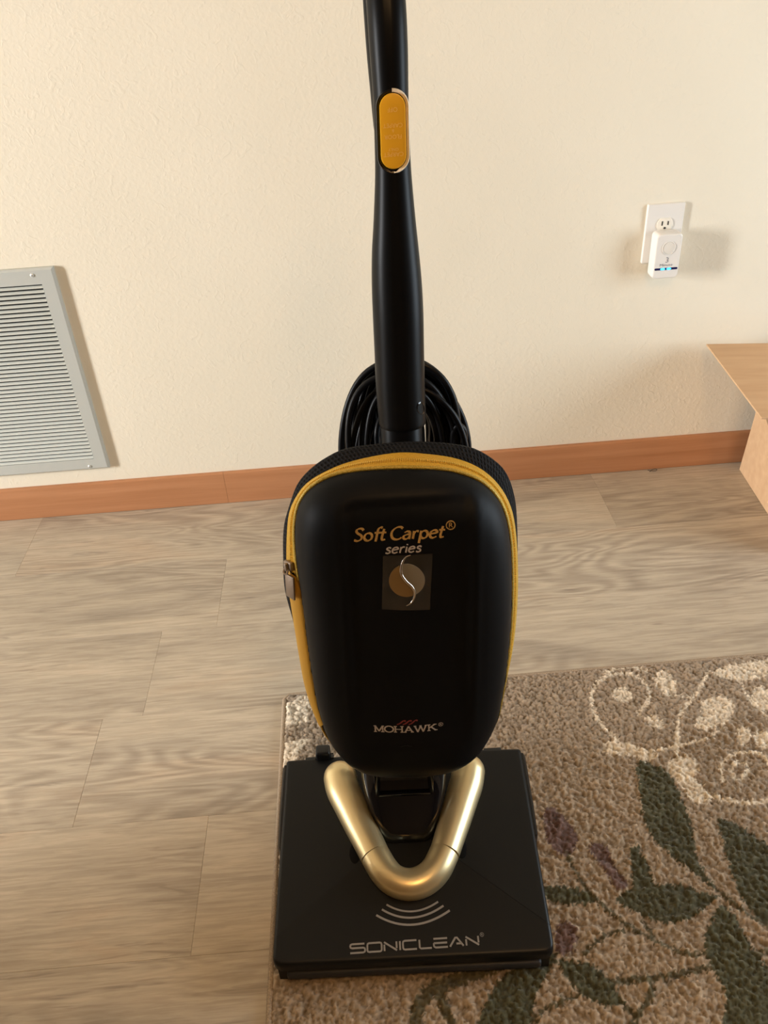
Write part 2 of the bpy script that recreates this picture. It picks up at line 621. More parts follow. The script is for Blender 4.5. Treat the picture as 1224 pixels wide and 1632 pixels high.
mb = MB()
mb.loft([frame_loop(0, GW, 0, GH, 0.006), frame_loop(0, GW, 0, GH, gy + 0.004), frame_loop(0.004, GW - 0.004, 0.004, GH - 0.004, gy),
         frame_loop(bx0, bx1, bz0, bz1, gy), frame_loop(bx0, bx1, bz0, bz1, 0.0055)], False, False)
mb.obj('frame', M['grille'], gr, 20)
MB().box(bx0 - hx - .004, bx1 - hx + .004, 0.0048, 0.0056, bz0 - .004, bz1 + .004).obj('shade_backing', M['duct'], gr, smooth=False)  # thin near-black sheet behind the slats, stands in for shade
NS = 44
pitchz = (bz1 - bz0) / NS
slat_me = None
for k in range(NS):
    z = bz0 + pitchz * (k + 0.5)
    if slat_me is None:
        mb = MB()
        # sloping blade: low front edge, rear edge higher
        prof = [(-0.0066, -0.0036), (-0.0072, -0.0030), (-0.0066, -0.0024), (0.0012, 0.0004), (0.0014, -0.0004)]
        mb.loft([[(bx0 - hx + .0005, y, zz) for y, zz in prof], [(bx1 - hx - .0005, y, zz) for y, zz in prof]])
        o = mb.obj('slat', M['slat'], gr, 30); slat_me = o.data
    else:
        o = bpy.data.objects.new('slat', slat_me); C.objects.link(o); o.parent = gr
    o.location = (0, 0, z)
for sx in (0.046, GW - 0.046):
    for sz in (0.010, GH - 0.0135):
        mb = MB()
        loops = []
        for r, y in ((0.0040, gy + .0005), (0.0038, gy - .0012), (0.0026, gy - .0022), (0.0010, gy - .0024)):
            loops.append([(sx - hx + r * math.cos(2 * PI * q / 16), y, sz + r * math.sin(2 * PI * q / 16)) for q in range(16)])
        mb.loft(loops)
        s = mb.obj('screw', M['screw'], gr)
        MB().box(sx - hx - .0012, sx - hx + .0012, gy - .0027, gy - .0022, sz - .0012, sz + .0004).obj('screw_recess', M['slot'], s, smooth=False)

# ------------------------------------------------------------------ wall outlet
ol = empty('wall_outlet', (0.683, 1.790, 0.601))
tag(ol, 'white oversized duplex outlet plate on the cream wall', 'outlet')


def rrect(w, h, r, n=6):
    out = []
    for cx, cz, a0 in ((w / 2 - r, h / 2 - r, 0), (-w / 2 + r, h / 2 - r, PI / 2), (-w / 2 + r, -h / 2 + r, PI), (w / 2 - r, -h / 2 + r, 1.5 * PI)):
        for k in range(n + 1):
            a = a0 + PI / 2 * k / n
            out.append((cx + r * math.cos(a), cz + r * math.sin(a)))
    return out


mb = MB()
mb.loft([[(x, y, z) for x, z in rrect(w, h, 0.003)] for w, h, y in ((.081, .1265, 0), (.081, .1265, -.003), (.078, .1235, -.0062), (.070, .1155, -.0068))])
mb.obj('cover_plate', M['plate'], ol, 25)
for dz in (0.0195, -0.0195):
    mb = MB()
    circ = []
    for k in range(40):
        a = 2 * PI * k / 40
        circ.append((0.0172 * math.cos(a), max(-0.0142, min(0.0142, 0.0172 * math.sin(a)))))
    mb.loft([[(x, y, z + dz) for x, z in circ] for y in (-.005, -.0086)] + [[(x * .93, -.0091, z * .93 + dz) for x, z in circ]])
    rc = mb.obj('receptacle', M['ivory'], ol)
    if dz > 0:
        for sx, hh in ((-0.0064, .0046), (0.0064, .0040)):
            MB().box(sx - .0012, sx + .0012, -.0096, -.0085, dz + .0035 - hh, dz + .0035 + hh).obj('blade_slot', M['slot'], rc, smooth=False)
        mb = MB()
        g = [(0.0026 * math.cos(2 * PI * k / 14), max(-.0018, 0.0026 * math.sin(2 * PI * k / 14))) for k in range(14)]
        mb.loft([[(x, y, z + dz - .0068) for x, z in g] for y in (-.0085, -.0096)])
        mb.obj('ground_hole', M['slot'], rc)

# plug-in device in the lower socket
pd = empty('plug_in_device', (0.6850, 1.7805, 0.5625))
tag(pd, 'white plug-in device with glowing blue lights in the lower socket', 'plug-in device')
mb = MB()
loops = []
for w, h, y, dz, r in ((.050, .086, 0.0, 0, .008), (.057, .097, -.003, 0, .009), (.0575, .0975, -.022, 0, .009), (.0565, .0965, -.0300, 0, .009),
                       (.0545, .0945, -.0327, 0, .008), (.051, .091, -.0340, 0, .007)):
    loops.append([(x, y, z + dz) for x, z in rrect(w, h, r)])
mb.loft(loops); mb.obj('case', M['plate'], pd, 30)
fy = -0.0340
mb = MB()
for r, y in ((0.0142, fy + .001), (0.0140, fy - .0008), (0.0128, fy - .0012)):
    pass
loops = [[(r * math.cos(2 * PI * k / 32), y, .019 + r * math.sin(2 * PI * k / 32)) for k in range(32)] for r, y in
         ((.0146, fy + .001), (.0143, fy - .0012), (.0132, fy - .0014), (.0126, fy - .0004))]
mb.loft(loops, True, False); mb.obj('sensor_ring', M['plate'], pd)
mb = MB()
loops = [[(r * math.cos(2 * PI * k / 32), y, .019 + r * math.sin(2 * PI * k / 32)) for k in range(32)] for r, y in
         ((.0126, fy + .0005), (.0124, fy - .0006), (.008, fy - .0014), (.003, fy - .0017))]
mb.loft(loops); mb.obj('sensor_window', M['sensor'], pd)
mb = MB(); mb.loft([[(x, y, z - .0262) for x, z in stadium(.0046, .050)] for y in (fy + .001, fy - .0007)])
mb2 = MB(); mb2.v = [(v[2] + .0262, v[1], v[0] - .0262) for v in mb.v]; mb2.f = mb.f
ls = mb2.obj('light_strip', M['lens'], pd)
for dx in (-.0075, .0060):
    mb = MB()
    loops = [[(dx + 0.0044 * s * math.cos(2 * PI * k / 20), y, -.0262 + .0019 * s * math.sin(2 * PI * k / 20)) for k in range(20)] for s, y in
             ((1.15, fy), (1.15, fy - .0009), (.6, fy - .0013))]
    mb.loft(loops); mb.obj('blue_light', M['led'], ls)


def flat_text(name, text, size, x, z, y, m, parent, rot=0.0, sx=1.0):
    v, f = bfont_mesh(text, size)
    cr, sr = math.cos(rot), math.sin(rot)
    return obj(name, [(x + (p[0] * sx * cr - p[1] * sr), y, z + (p[0] * sx * sr + p[1] * cr)) for p in v], f, m, parent, smooth=False)


flat_text('number_print', '3', 0.0165, 0.0, -0.0075, fy - .0003, M['grey_print'], pd)
flat_text('word_print', 'Minute', 0.0078, -0.001, -0.0178, fy - .0003, M['grey_print'], pd, 0, 1.3)

# ------------------------------------------------------------------ cardboard box at the right
bxo = empty('cardboard_box', (0.949, 1.7785, 0.0005), math.radians(-4.2))
tag(bxo, 'brown corrugated cardboard box with its flap folded out over the floor', 'box')
BW, BD, BH, TH = 0.42, 0.355, 0.338, 0.004
# local: x 0..BW right, y 0..-BD towards the room, open top; the back sits near the wall
M4 = Matrix.Translation((0, -0.034, 0))


def panel(name, x0, x1, y0, y1, z0, z1, parent=bxo, mtx=M4, bev=.0008):
    return MB().box(x0, x1, y0, y1, z0, z1, bev, 1, mtx).obj(name, M['card'], parent, smooth=False)


lean = Matrix.Translation((0, -0.034, 0)) @ Matrix.Rotation(math.radians(3.2), 4, 'Y')
left_panel = MB().box(0, TH, -BD, 0, 0, BH, .0008, 1, lean).obj('side_panel', M['card'], bxo, smooth=False)
panel('side_panel', BW - TH, BW, -BD, 0, 0, BH)
panel('back_panel', TH + .02, BW - TH, -TH, 0, 0, BH)
panel('front_panel', TH + .02, BW - TH, -BD, -BD + TH, 0, BH)
panel('bottom_panel', TH, BW - TH, -BD + TH, -TH, 0, TH)
# left flap: hinged along the top of the side panel, standing out level over the floor
hxp = BH * math.sin(math.radians(3.2))
fm = Matrix.Translation((hxp, -0.034, BH)) @ Matrix.Rotation(math.radians(2.0), 4, 'Y')
MB().box(-0.158, 0.002, -BD, 0, 0.0005, TH + .0005, .0008, 1, fm).obj('flap', M['card'], bxo, smooth=False)
mb = MB()
for k in range(3):
    pass
fr = Matrix.Translation((BW, -0.034, BH)) @ Matrix.Rotation(math.radians(40), 4, 'Y')
MB().box(0, 0.158, -BD, 0, 0.0005, TH + .0005, .0008, 1, fr).obj('flap', M['card'], bxo, smooth=False)
# dark slanted strip laid on the left panel
hh = MB()
hp = stadium(0.026, 0.085)
hh.loft([[(x, p[1] - .095, p[0] + 0.178 + .35 * p[1]) for p in hp] for x in (-0.0006, 0.0012)])
hh.v = [tuple(lean @ Vector(v)) for v in hh.v]
hh.obj('dark_strip', M['card_dark'], bxo, smooth=False)

# a curl of hair on the floor by the baseboard
hr = MB().tube(spline([(.722, 1.774, .0012), (.730, 1.768, .0020), (.739, 1.7655, .0030), (.744, 1.770, .0040), (.739, 1.7745, .0030), (.731, 1.772, .0016), (.724, 1.7665, .0010)], 5), .0006, 5).obj('hair_curl', M['slot'])
tag(hr, 'small dark curl of hair lying on the planks at the foot of the baseboard', 'hair')

# ------------------------------------------------------------------ area rug
DARK_POLYS = [[(0.4138, 0.8803), (0.4409, 0.8726), (0.4597, 0.8471), (0.4616, 0.7929), (0.4592, 0.7507), (0.4501, 0.7114), (0.4521, 0.6655), (0.4647, 0.6407), (0.4494, 0.6584), (0.4313, 0.6843), (0.4146, 0.707), (0.3959, 0.7365), (0.3908, 0.7658), (0.3969, 0.8082)], [(0.5044, 0.7629), (0.525, 0.7545), (0.5439, 0.7341), (0.5601, 0.7124), (0.5852, 0.6752), (0.575, 0.5974), (0.5358, 0.5776), (0.5073, 0.5935), (0.4931, 0.6152), (0.4864, 0.6477), (0.4892, 0.6844), (0.4957, 0.7227)], [(0.3125, 0.6497), (0.3412, 0.665), (0.3832, 0.6665), (0.416, 0.6616), (0.4347, 0.6471), (0.4598, 0.6412), (0.4387, 0.6308), (0.4206, 0.6185), (0.3937, 0.609), (0.3705, 0.6095), (0.3468, 0.6185), (0.3249, 0.6344)], [(0.3531, 0.7208), (0.3689, 0.7312), (0.3698, 0.7113), (0.3736, 0.6955), (0.3692, 0.666), (0.3523, 0.6567), (0.3412, 0.665), (0.3479, 0.698)], [(0.4567, 0.6291), (0.4664, 0.6074), (0.4715, 0.5802), (0.4747, 0.5573), (0.4825, 0.5378), (0.4829, 0.5046), (0.4606, 0.4688), (0.4353, 0.4524), (0.3894, 0.4562), (0.3937, 0.4746), (0.4123, 0.502), (0.4117, 0.5318), (0.4083, 0.5601), (0.4163, 0.5852), (0.4342, 0.6104)], [(0.2058, 0.5719), (0.2369, 0.5675), (0.2568, 0.5579), (0.2712, 0.5412), (0.2775, 0.5196), (0.2836, 0.5088), (0.2587, 0.5081), (0.2395, 0.517), (0.2219, 0.5334), (0.2116, 0.5557)], [(0.2019, 0.6745), (0.2166, 0.6786), (0.2535, 0.6733), (0.2777, 0.6601), (0.2816, 0.649), (0.2536, 0.6463), (0.2215, 0.6546)], [(0.0799, 0.4866), (0.0881, 0.502), (0.108, 0.5337), (0.1374, 0.5633), (0.1779, 0.5809), (0.2091, 0.5812), (0.1909, 0.5555), (0.1699, 0.5283), (0.154, 0.495), (0.1415, 0.4761), (0.0973, 0.4694)]]
PURPLE_POLYS = [[(0.2404, 0.8022), (0.2552, 0.8094), (0.2731, 0.7818), (0.2814, 0.756), (0.2719, 0.7327), (0.255, 0.7225), (0.2402, 0.7358), (0.2331, 0.7607)], [(0.2933, 0.7386), (0.3197, 0.736), (0.3225, 0.7081), (0.3297, 0.6846), (0.3355, 0.6692), (0.3166, 0.6637), (0.308, 0.6942), (0.2969, 0.7184)], [(0.221, 0.6232), (0.2406, 0.6214), (0.2422, 0.6011), (0.227, 0.5796), (0.2111, 0.581), (0.2115, 0.6039)]]
DARK_STROKES = [([(0.2595, 0.726), (0.2617, 0.7063), (0.2753, 0.6639), (0.3022, 0.626), (0.333, 0.5961), (0.3595, 0.5773), (0.3871, 0.5636), (0.4126, 0.5629)], 0.0046), ([(0.3393, 0.6157), (0.3458, 0.59)], 0.004), ([(0.3126, 0.6046), (0.2776, 0.5978), (0.246, 0.5779)], 0.0043), ([(0.2638, 0.5373), (0.3143, 0.5374), (0.3592, 0.5395), (0.4117, 0.5441)], 0.0061), ([(0.3256, 0.5333), (0.3159, 0.5133), (0.2899, 0.4896), (0.2736, 0.466)], 0.0061), ([(0.2262, 0.5256), (0.1829, 0.5132), (0.1581, 0.4981)], 0.0049), ([(0.2758, 0.5139), (0.2918, 0.4909)], 0.0049), ([(0.4468, 0.6697), (0.4765, 0.6237), (0.5058, 0.5903), (0.5331, 0.5648)], 0.0046), ([(0.4635, 0.5535), (0.4919, 0.5589), (0.5316, 0.5617)], 0.0061), ([(0.0112, 0.4924), (0.0092, 0.517), (0.0216, 0.5384), (0.0441, 0.5508), (0.0821, 0.5622), (0.1299, 0.573)], 0.0124), ([(0.0403, 0.557), (0.0451, 0.5335), (0.0532, 0.5036), (0.0571, 0.4885)], 0.0094)]
CREAM_STROKES = [([(0.3945, 0.9295), (0.3747, 0.9761), (0.374, 1.0202), (0.3929, 1.0583), (0.43, 1.0809), (0.4676, 1.0735), (0.484, 1.0421), (0.4733, 1.009), (0.4484, 0.9842), (0.4659, 0.9607)], 0.0046), ([(0.6076, 1.0694), (0.5675, 1.0211), (0.5213, 0.9761), (0.4991, 0.931), (0.4837, 0.8875)], 0.0046), ([(0.5096, 0.9095), (0.5599, 0.9244), (0.6118, 0.9715)], 0.0037), ([(0.466, 0.8652), (0.4864, 0.835), (0.5041, 0.8106), (0.5319, 0.7945), (0.5663, 0.7866), (0.5937, 0.7882), (0.6485, 0.8092)], 0.0061), ([(0.5384, 0.8297), (0.5491, 0.8613), (0.5793, 0.8822), (0.6136, 0.8786), (0.6248, 0.858), (0.6199, 0.8304)], 0.0043), ([(0.5885, 0.8476), (0.5661, 0.8314), (0.5586, 0.8461), (0.5755, 0.8632), (0.5896, 0.8594)], 0.0049), ([(0.4464, 0.9013), (0.4799, 0.9052), (0.5135, 0.9091)], 0.0043), ([(0.5076, 1.0221), (0.5273, 1.0171), (0.5511, 1.0116)], 0.0037), ([(0.418, 1.0853), (0.4576, 1.099), (0.497, 1.0822)], 0.0055), ([(0.653, 1.0404), (0.6528, 0.9889), (0.6654, 0.9495)], 0.0037)]
CREAM_POLYS = [[(0.4185, 1.0408), (0.442, 1.0469), (0.4515, 1.0285), (0.4403, 1.0127), (0.4237, 1.0146), (0.4166, 1.0267)], [(0.5059, 1.0691), (0.5269, 1.0788), (0.5379, 1.0595), (0.5302, 1.0253), (0.5127, 1.0244), (0.5007, 1.0402)], [(0.4572, 0.9724), (0.4719, 0.9789), (0.4848, 0.9613), (0.4777, 0.9463), (0.4634, 0.9531)], [(0.5675, 0.9985), (0.6085, 1.0051), (0.618, 0.9763), (0.5815, 0.9481), (0.551, 0.9331), (0.536, 0.9478), (0.5576, 0.9721)], [(0.3687, 0.9246), (0.3977, 0.9266), (0.4262, 0.9134), (0.451, 0.8909), (0.4318, 0.8808), (0.4124, 0.895), (0.3704, 0.9019)], [(0.601, 0.9251), (0.616, 0.9364), (0.6237, 0.9226), (0.6083, 0.8989), (0.5967, 0.9001)], [(0.6554, 0.9998), (0.679, 1.0199), (0.7012, 1.0117), (0.6948, 0.9787), (0.6678, 0.9653), (0.6523, 0.9779)], [(0.6221, 0.9075), (0.6372, 0.9237), (0.6521, 0.9195), (0.6427, 0.8902), (0.6253, 0.8871)], [(0.6138, 1.0627), (0.6473, 1.08), (0.7262, 1.0862), (0.7794, 1.0862), (0.7603, 1.0458), (0.7082, 1.0458), (0.6738, 1.038), (0.6417, 1.0446)], [(0.46, 0.8706), (0.4971, 0.886), (0.5132, 0.865), (0.4972, 0.8432), (0.5058, 0.8149), (0.5013, 0.7932), (0.4795, 0.7954), (0.4684, 0.8278)]]
YARN = {'base': (0.300, 0.228, 0.152), 'cream': (0.66, 0.56, 0.42), 'plum': (0.120, 0.070, 0.056), 'stem': (0.090, 0.073, 0.034), 'leaf': (0.063, 0.060, 0.027)}

RX0, RX1, RY0, RY1 = -0.1815, 1.25, -0.25, 1.0985
PITCH = 0.0024
nx = int((RX1 - RX0) / PITCH); ny = int((RY1 - RY0) / PITCH)
gx = np.linspace(RX0, RX1, nx); gyv = np.linspace(RY0, RY1, ny)
GX, GY = np.meshgrid(gx, gyv)
# wavy sample position so print edges follow the tufts
JX = GX + rng.normal(0, 0.0016, GX.shape); JY = GY + rng.normal(0, 0.0016, GY.shape)


def in_poly(poly):
    P = [np.array(q) for q in spline(poly, 4, True)]
    xs = np.array([q[0] for q in P]); ys = np.array([q[1] for q in P])
    out = np.zeros(GX.shape, bool)
    i0, i1 = np.searchsorted(gx, [xs.min() - .01, xs.max() + .01]); j0, j1 = np.searchsorted(gyv, [ys.min() - .01, ys.max() + .01])
    if i1 <= i0 or j1 <= j0: return out
    X = JX[j0:j1, i0:i1]; Y = JY[j0:j1, i0:i1]; r = np.zeros(X.shape, bool)
    n = len(xs)
    for k in range(n):
        x1, y1, x2, y2 = xs[k], ys[k], xs[(k + 1) % n], ys[(k + 1) % n]
        if y1 == y2: continue
        c = ((y1 > Y) != (y2 > Y)) & (X < (x2 - x1) * (Y - y1) / (y2 - y1) + x1)
        r ^= c
    out[j0:j1, i0:i1] = r
    return out


def in_stroke(pts, w):
    P = [np.array(q) for q in spline(pts, 6)]
    out = np.zeros(GX.shape, bool)
    for a, b in zip(P[:-1], P[1:]):
        i0, i1 = np.searchsorted(gx, [min(a[0], b[0]) - w - .006, max(a[0], b[0]) + w + .006])
        j0, j1 = np.searchsorted(gyv, [min(a[1], b[1]) - w - .006, max(a[1], b[1]) + w + .006])
        if i1 <= i0 or j1 <= j0: continue
        X = JX[j0:j1, i0:i1]; Y = JY[j0:j1, i0:i1]
        d = b - a; L2 = d @ d + 1e-12
        t = np.clip(((X - a[0]) * d[0] + (Y - a[1]) * d[1]) / L2, 0, 1)
        out[j0:j1, i0:i1] |= np.hypot(X - a[0] - t * d[0], Y - a[1] - t * d[1]) < w / 2
    return out


def smooth_noise(shape, cells, seed):
    r = np.random.default_rng(seed); g = r.random((cells[0] + 2, cells[1] + 2))
    yy = np.linspace(0, cells[0], shape[0]); xx = np.linspace(0, cells[1], shape[1])
    yi = yy.astype(int); xi = xx.astype(int); fy_ = (yy - yi)[:, None]; fx_ = (xx - xi)[None, :]
    fy_ = fy_ * fy_ * (3 - 2 * fy_); fx_ = fx_ * fx_ * (3 - 2 * fx_)
    a = g[yi][:, xi]; b = g[yi][:, xi + 1]; c = g[yi + 1][:, xi]; d = g[yi + 1][:, xi + 1]
    return a * (1 - fx_) * (1 - fy_) + b * fx_ * (1 - fy_) + c * (1 - fx_) * fy_ + d * fx_ * fy_


col = np.empty(GX.shape + (3,)); col[:] = YARN['base']
soft = smooth_noise(GX.shape, (9, 10), 3)[..., None]
for pl in CREAM_POLYS: col[in_poly(pl)] = YARN['cream']
for pts, w in CREAM_STROKES: col[in_stroke(pts, w * 1.3)] = YARN['cream']
cm = smooth_noise(GX.shape, (30, 32), 5) > 0.40
cream_lit_corner = in_poly([(-.195, 1.11), (-.10, 1.11), (-.11, 1.07), (-.14, 1.05), (-.13, 1.0), (-.155, .96), (-.165, .90), (-.195, .88)])
col[cream_lit_corner & cm] = YARN['cream']  # cream print and daylight on the pile edge, both put in as yarn colour
for pl in PURPLE_POLYS: col[in_poly(pl)] = YARN['plum']
for pts, w in DARK_STROKES: col[in_stroke(pts, w * 1.4)] = YARN['stem']
for pl in DARK_POLYS: col[in_poly(pl)] = YARN['leaf']
# the pattern carries on out of view
for pl in DARK_POLYS[:5]:
    c0 = np.mean(pl, axis=0)
    for dx, dy, s in ((0.42, 0.10, -1), (0.62, -0.30, 1), (0.05, -0.52, -1), (-0.30, -0.45, 1)):
        q = [(c0[0] + dx + s * (a - c0[0]), c0[1] + dy + (b - c0[1])) for a, b in pl]
        if min(p[0] for p in q) > 0.62 or max(p[1] for p in q) < 0.42: col[in_poly(q)] = YARN['leaf']
# tufts: random heads about 4.5 mm apart, yarn tone varied, low spots painted darker as shade
hn = rng.random(GX.shape)
k3 = lambda a: (a + np.roll(a, 1, 0) + np.roll(a, -1, 0) + np.roll(a, 1, 1) + np.roll(a, -1, 1)) / 5
h1 = 0.45 * hn + 0.55 * k3(k3(hn)) * 1.6; h1 = (h1 - h1.min()) / (h1.max() - h1.min())
tint = 0.40 + 1.12 * (0.35 * hn + 0.65 * k3(hn) + 0.3 * rng.random(GX.shape) - 0.15)
col = col * tint[..., None] * (0.92 + 0.16 * soft)
hz = 0.0044 + 0.0090 * h1 + 0.0008 * soft[..., 0]
edge = np.minimum.reduce([GX - RX0, RX1 - GX, GY - RY0, RY1 - GY])
hz *= np.clip(0.55 + edge / 0.008, 0, 1)
verts = np.stack([GX + rng.normal(0, .0005, GX.shape), GY + rng.normal(0, .0005, GX.shape), hz], -1).reshape(-1, 3)
ii = np.arange(nx * ny).reshape(ny, nx)
quads = np.stack([ii[:-1, :-1], ii[:-1, 1:], ii[1:, 1:], ii[1:, :-1]], -1).reshape(-1, 4)
rug = empty('area_rug', ((RX0 + RX1) / 2, (RY0 + RY1) / 2, 0.0))
tag(rug, 'taupe area rug with green leaves and cream scrolls under the vacuum cleaner', 'rug')
me = bpy.data.meshes.new('pile')
me.vertices.add(len(verts)); me.vertices.foreach_set('co', verts.astype(np.float32).ravel())
me.loops.add(quads.size); me.loops.foreach_set('vertex_index', quads.astype(np.int32).ravel())
me.polygons.add(len(quads)); me.polygons.foreach_set('loop_start', (np.arange(len(quads)) * 4).astype(np.int32))
me.update(calc_edges=True); me.validate()
at = me.color_attributes.new('yarn', 'FLOAT_COLOR', 'POINT')
at.data.foreach_set('color', np.concatenate([np.clip(col, 0, 1).reshape(-1, 3), np.ones((nx * ny, 1))], 1).astype(np.float32).ravel())
me.shade_smooth()
pile = link('pile', me, M['rug'], rug); tag(pile, kind='stuff')
pile.location = -rug.location
mb = MB()
bpts = [(RX0 - .002, RY0 + .01), (RX0 - .002, RY1 - .008), (RX0 + .006, RY1 + .002), (RX1 - .008, RY1 + .002), (RX1 + .002, RY1 - .008), (RX1 + .002, RY0 + .008),
        (RX1 - .008, RY0 - .002), (RX0 + .008, RY0 - .002)]
dense = []
for a, b in zip(bpts, bpts[1:] + bpts[:1]):
    n_ = max(1, int(math.dist(a, b) / 0.05))
    dense += [(a[0] + (b[0] - a[0]) * k / n_, a[1] + (b[1] - a[1]) * k / n_, 0.0046) for k in range(n_)]
mb.ring(dense, 0.0045, 8)
bd = mb.obj('binding', M['binding'], rug, 60); bd.location = -rug.location

# ------------------------------------------------------------------ upright vacuum cleaner
vac = empty('vacuum_cleaner', (0.0125, 0.582, 0.010), math.radians(-2.4))
tag(vac, 'black and gold upright vacuum cleaner with zipped bag, standing on the rug edge', 'vacuum cleaner')


# --- floor head: wedge with a crease running from the gold bend to both front corners
HWID = 0.187
Y_REAR = 0.289


def crease_d(x, y):
    return (abs(x) - 0.0452) * 0.625 + (y - 0.13) * 0.781


def head_z(x, y):
    return 0.052 + 0.17 * y - 0.075 * max(0.0, crease_d(x, y))


def y_front(x):
    rc = 0.014; e = abs(x) - (HWID - rc)
    return -0.017 + (rc * (1 - math.sqrt(max(0, 1 - (e / rc) ** 2))) if e > 0 else 0)


def y_crease(x):
    return 0.13 - (abs(x) - 0.0452) * 0.8


def roll(e, r=0.006):
    e = max(0.0, e)
    return 0 if e >= r else r - math.sqrt(max(0, r * r - (r - e) ** 2))


edge_in = [0, 0.0005, 0.0015, 0.003, 0.0045, 0.006]
xs = [-HWID + e for e in edge_in] + list(np.linspace(-HWID + .012, HWID - .012, 45)) + [HWID - e for e in reversed(edge_in)]


def cover(name, ya, yb, roll_a, roll_b, skirt):
    cols = []
    ts = [0, .0005, .0015, .003, .0045, .006]
    for x in xs:
        a, b = ya(x), yb(x)
        yy = [a + t for t in ts] + list(np.linspace(a + .009, b - .009, 14)) + [b - t for t in reversed(ts)]
        if b - a < 0.02: yy = list(np.linspace(a, b, 26))
        cols.append((x, yy))
    n = len(cols[0][1]); v = []; f = []
    for x, yy in cols:
        for y in yy:
            z = head_z(x, y) - roll(HWID - abs(x))
            if roll_a: z -= roll(y - yy[0])
            elif y == yy[0]: z -= 0.00005
            if roll_b: z -= roll(yy[-1] - y)
            elif y == yy[-1]: z -= 0.00005
            v.append((x, y, z))
    m_ = len(cols)
    for i in range(m_ - 1):
        for k in range(n - 1):
            f.append((i * n + k, i * n + k + 1, (i + 1) * n + k + 1, (i + 1) * n + k))
    bound = [i * n for i in range(m_)] + [(m_ - 1) * n + k for k in range(1, n)] + [i * n + n - 1 for i in range(m_ - 2, -1, -1)] + list(range(n - 2, 0, -1))
    base = len(v)
    for b in bound:
        x, y, z = v[b]; v.append((x, y, z - skirt))
    L = len(bound)
    for k in range(L):
        f.append((bound[k], bound[(k + 1) % L], base + (k + 1) % L, base + k))
    return obj(name, v, f, M['base_plastic'], vac, 28)


front_cover = cover('front_cover', y_front, lambda x: y_crease(x) - (.00025 if x > .03 else .00002), True, False, 0.009)
cover('rear_cover', lambda x: y_crease(x) + (.00025 if x > .03 else .00002), lambda x: Y_REAR, False, True, 0.012)
# body under the covers
prof = [(-.012, .004), (-.012, .044), (.05, .050), (.12, .060), (.28, .070), (.284, .030), (.27, .004)]
MB().loft([[(x * k, y, z) for y, z in prof] for x, k in ((-.1815, 1), (.1815, 1))]).obj('head_body', M['base_plastic'], vac, 25)
MB().box(-.170, .170, -.0195, -.006, .014, .0285, .004, 3).obj('front_bumper', M['rubber'], vac)
for s in (-1, 1):
    mb = MB(); loops = []
    for off, gr_ in ((.1835, 0), (.1895, .0), (.1925, -.004), (.1935, -.010)):
        p = [(.150 - gr_, .022 - gr_), (.150 - gr_, head_z(.187, .150) - .010 + gr_), (.200, head_z(.187, .2) - .004 + gr_), (.282 + gr_, head_z(.187, .282) - .004 + gr_), (.288 + gr_, .070), (.284 + gr_, .022 - gr_)]
        loops.append([(s * off, y, z) for y, z in p])
    mb.loft(loops); mb.obj('end_cap', M['black_plastic'], vac, 30)
    MB().box(s * .142 - .014, s * .142 + .014, .279, .2915, head_z(.14, .285) - .008, head_z(.14, .285) - .0012, .0015).obj('hinge_cover', M['black_plastic'], vac)

# --- gold V: bend at the front and two arms running back
V_L = [(-.0470, .1165, .0795), (-.0590, .1430, .0825), (-.0705, .168, .0855), (-.0820, .194, .0890), (-.0945, .222, .0930), (-.0985, .240, .0960)]
V_R = [(.0525, .1165, .0795), (.0630, .1430, .0825), (.0730, .168, .0855), (.0830, .194, .0890), (.0940, .222, .0930), (.0985, .240, .0960)]
bend = [V_L[0], (-.0335, .0925, .0765), (-.0185, .0785, .0745), (.0015, .0735, .0737), (.0215, .0785, .0745), (.0385, .0925, .0765), V_R[0]]
bp = spline(bend, 8)
MB().tube(bp, 0.0212, 24).obj('gold_bend', M['gold'], vac, 50)
for V in (V_L, V_R):
    p = spline(V, 8)
    d = (p[0] - p[2]); d = d / np.linalg.norm(d)
    p = [p[0] - d * 0.0005] + p[1:]
    # swells a little towards the rear, then rounds over
    t = p[-1] - p[-3]; t = t / np.linalg.norm(t)
    R_ = [.0212 + .0042 * min(1, k / (len(p) * .75)) for k in range(len(p))]
    end = p[-1]; r0 = R_[-1]
    for k in range(1, 9):
        a = PI / 2 * k / 8.2
        p.append(end + t * r0 * math.sin(a)); R_.append(r0 * math.cos(a))
    MB().tube(p, R_, 28).obj('gold_arm', M['gold'], vac, 50)

# print on the head
arcs = [((-.033, .0530), (.0015, .0425), (.038, .0535)), ((-.0395, .0470), (.0015, .0345), (.0450, .0480)), ((-.0475, .0400), (.0015, .0255), (.0530, .0415))]


def on_head(x, y, lift):
    return (x, y, head_z(x, y) + lift)


for (a, b, c), w_ in zip(arcs, (.0024, .0026, .0028)):
    a, b, c = (np.array(q) for q in (a, b, c))
    ctrl = 2 * b - (a + c) / 2
    st_ = [(1 - t) ** 2 * a + 2 * t * (1 - t) * ctrl + t * t * c for t in np.linspace(0, 1, 20)]
    letters('sound_arc', [st_], on_head, M['silver'], front_cover, 0, w_, w_)

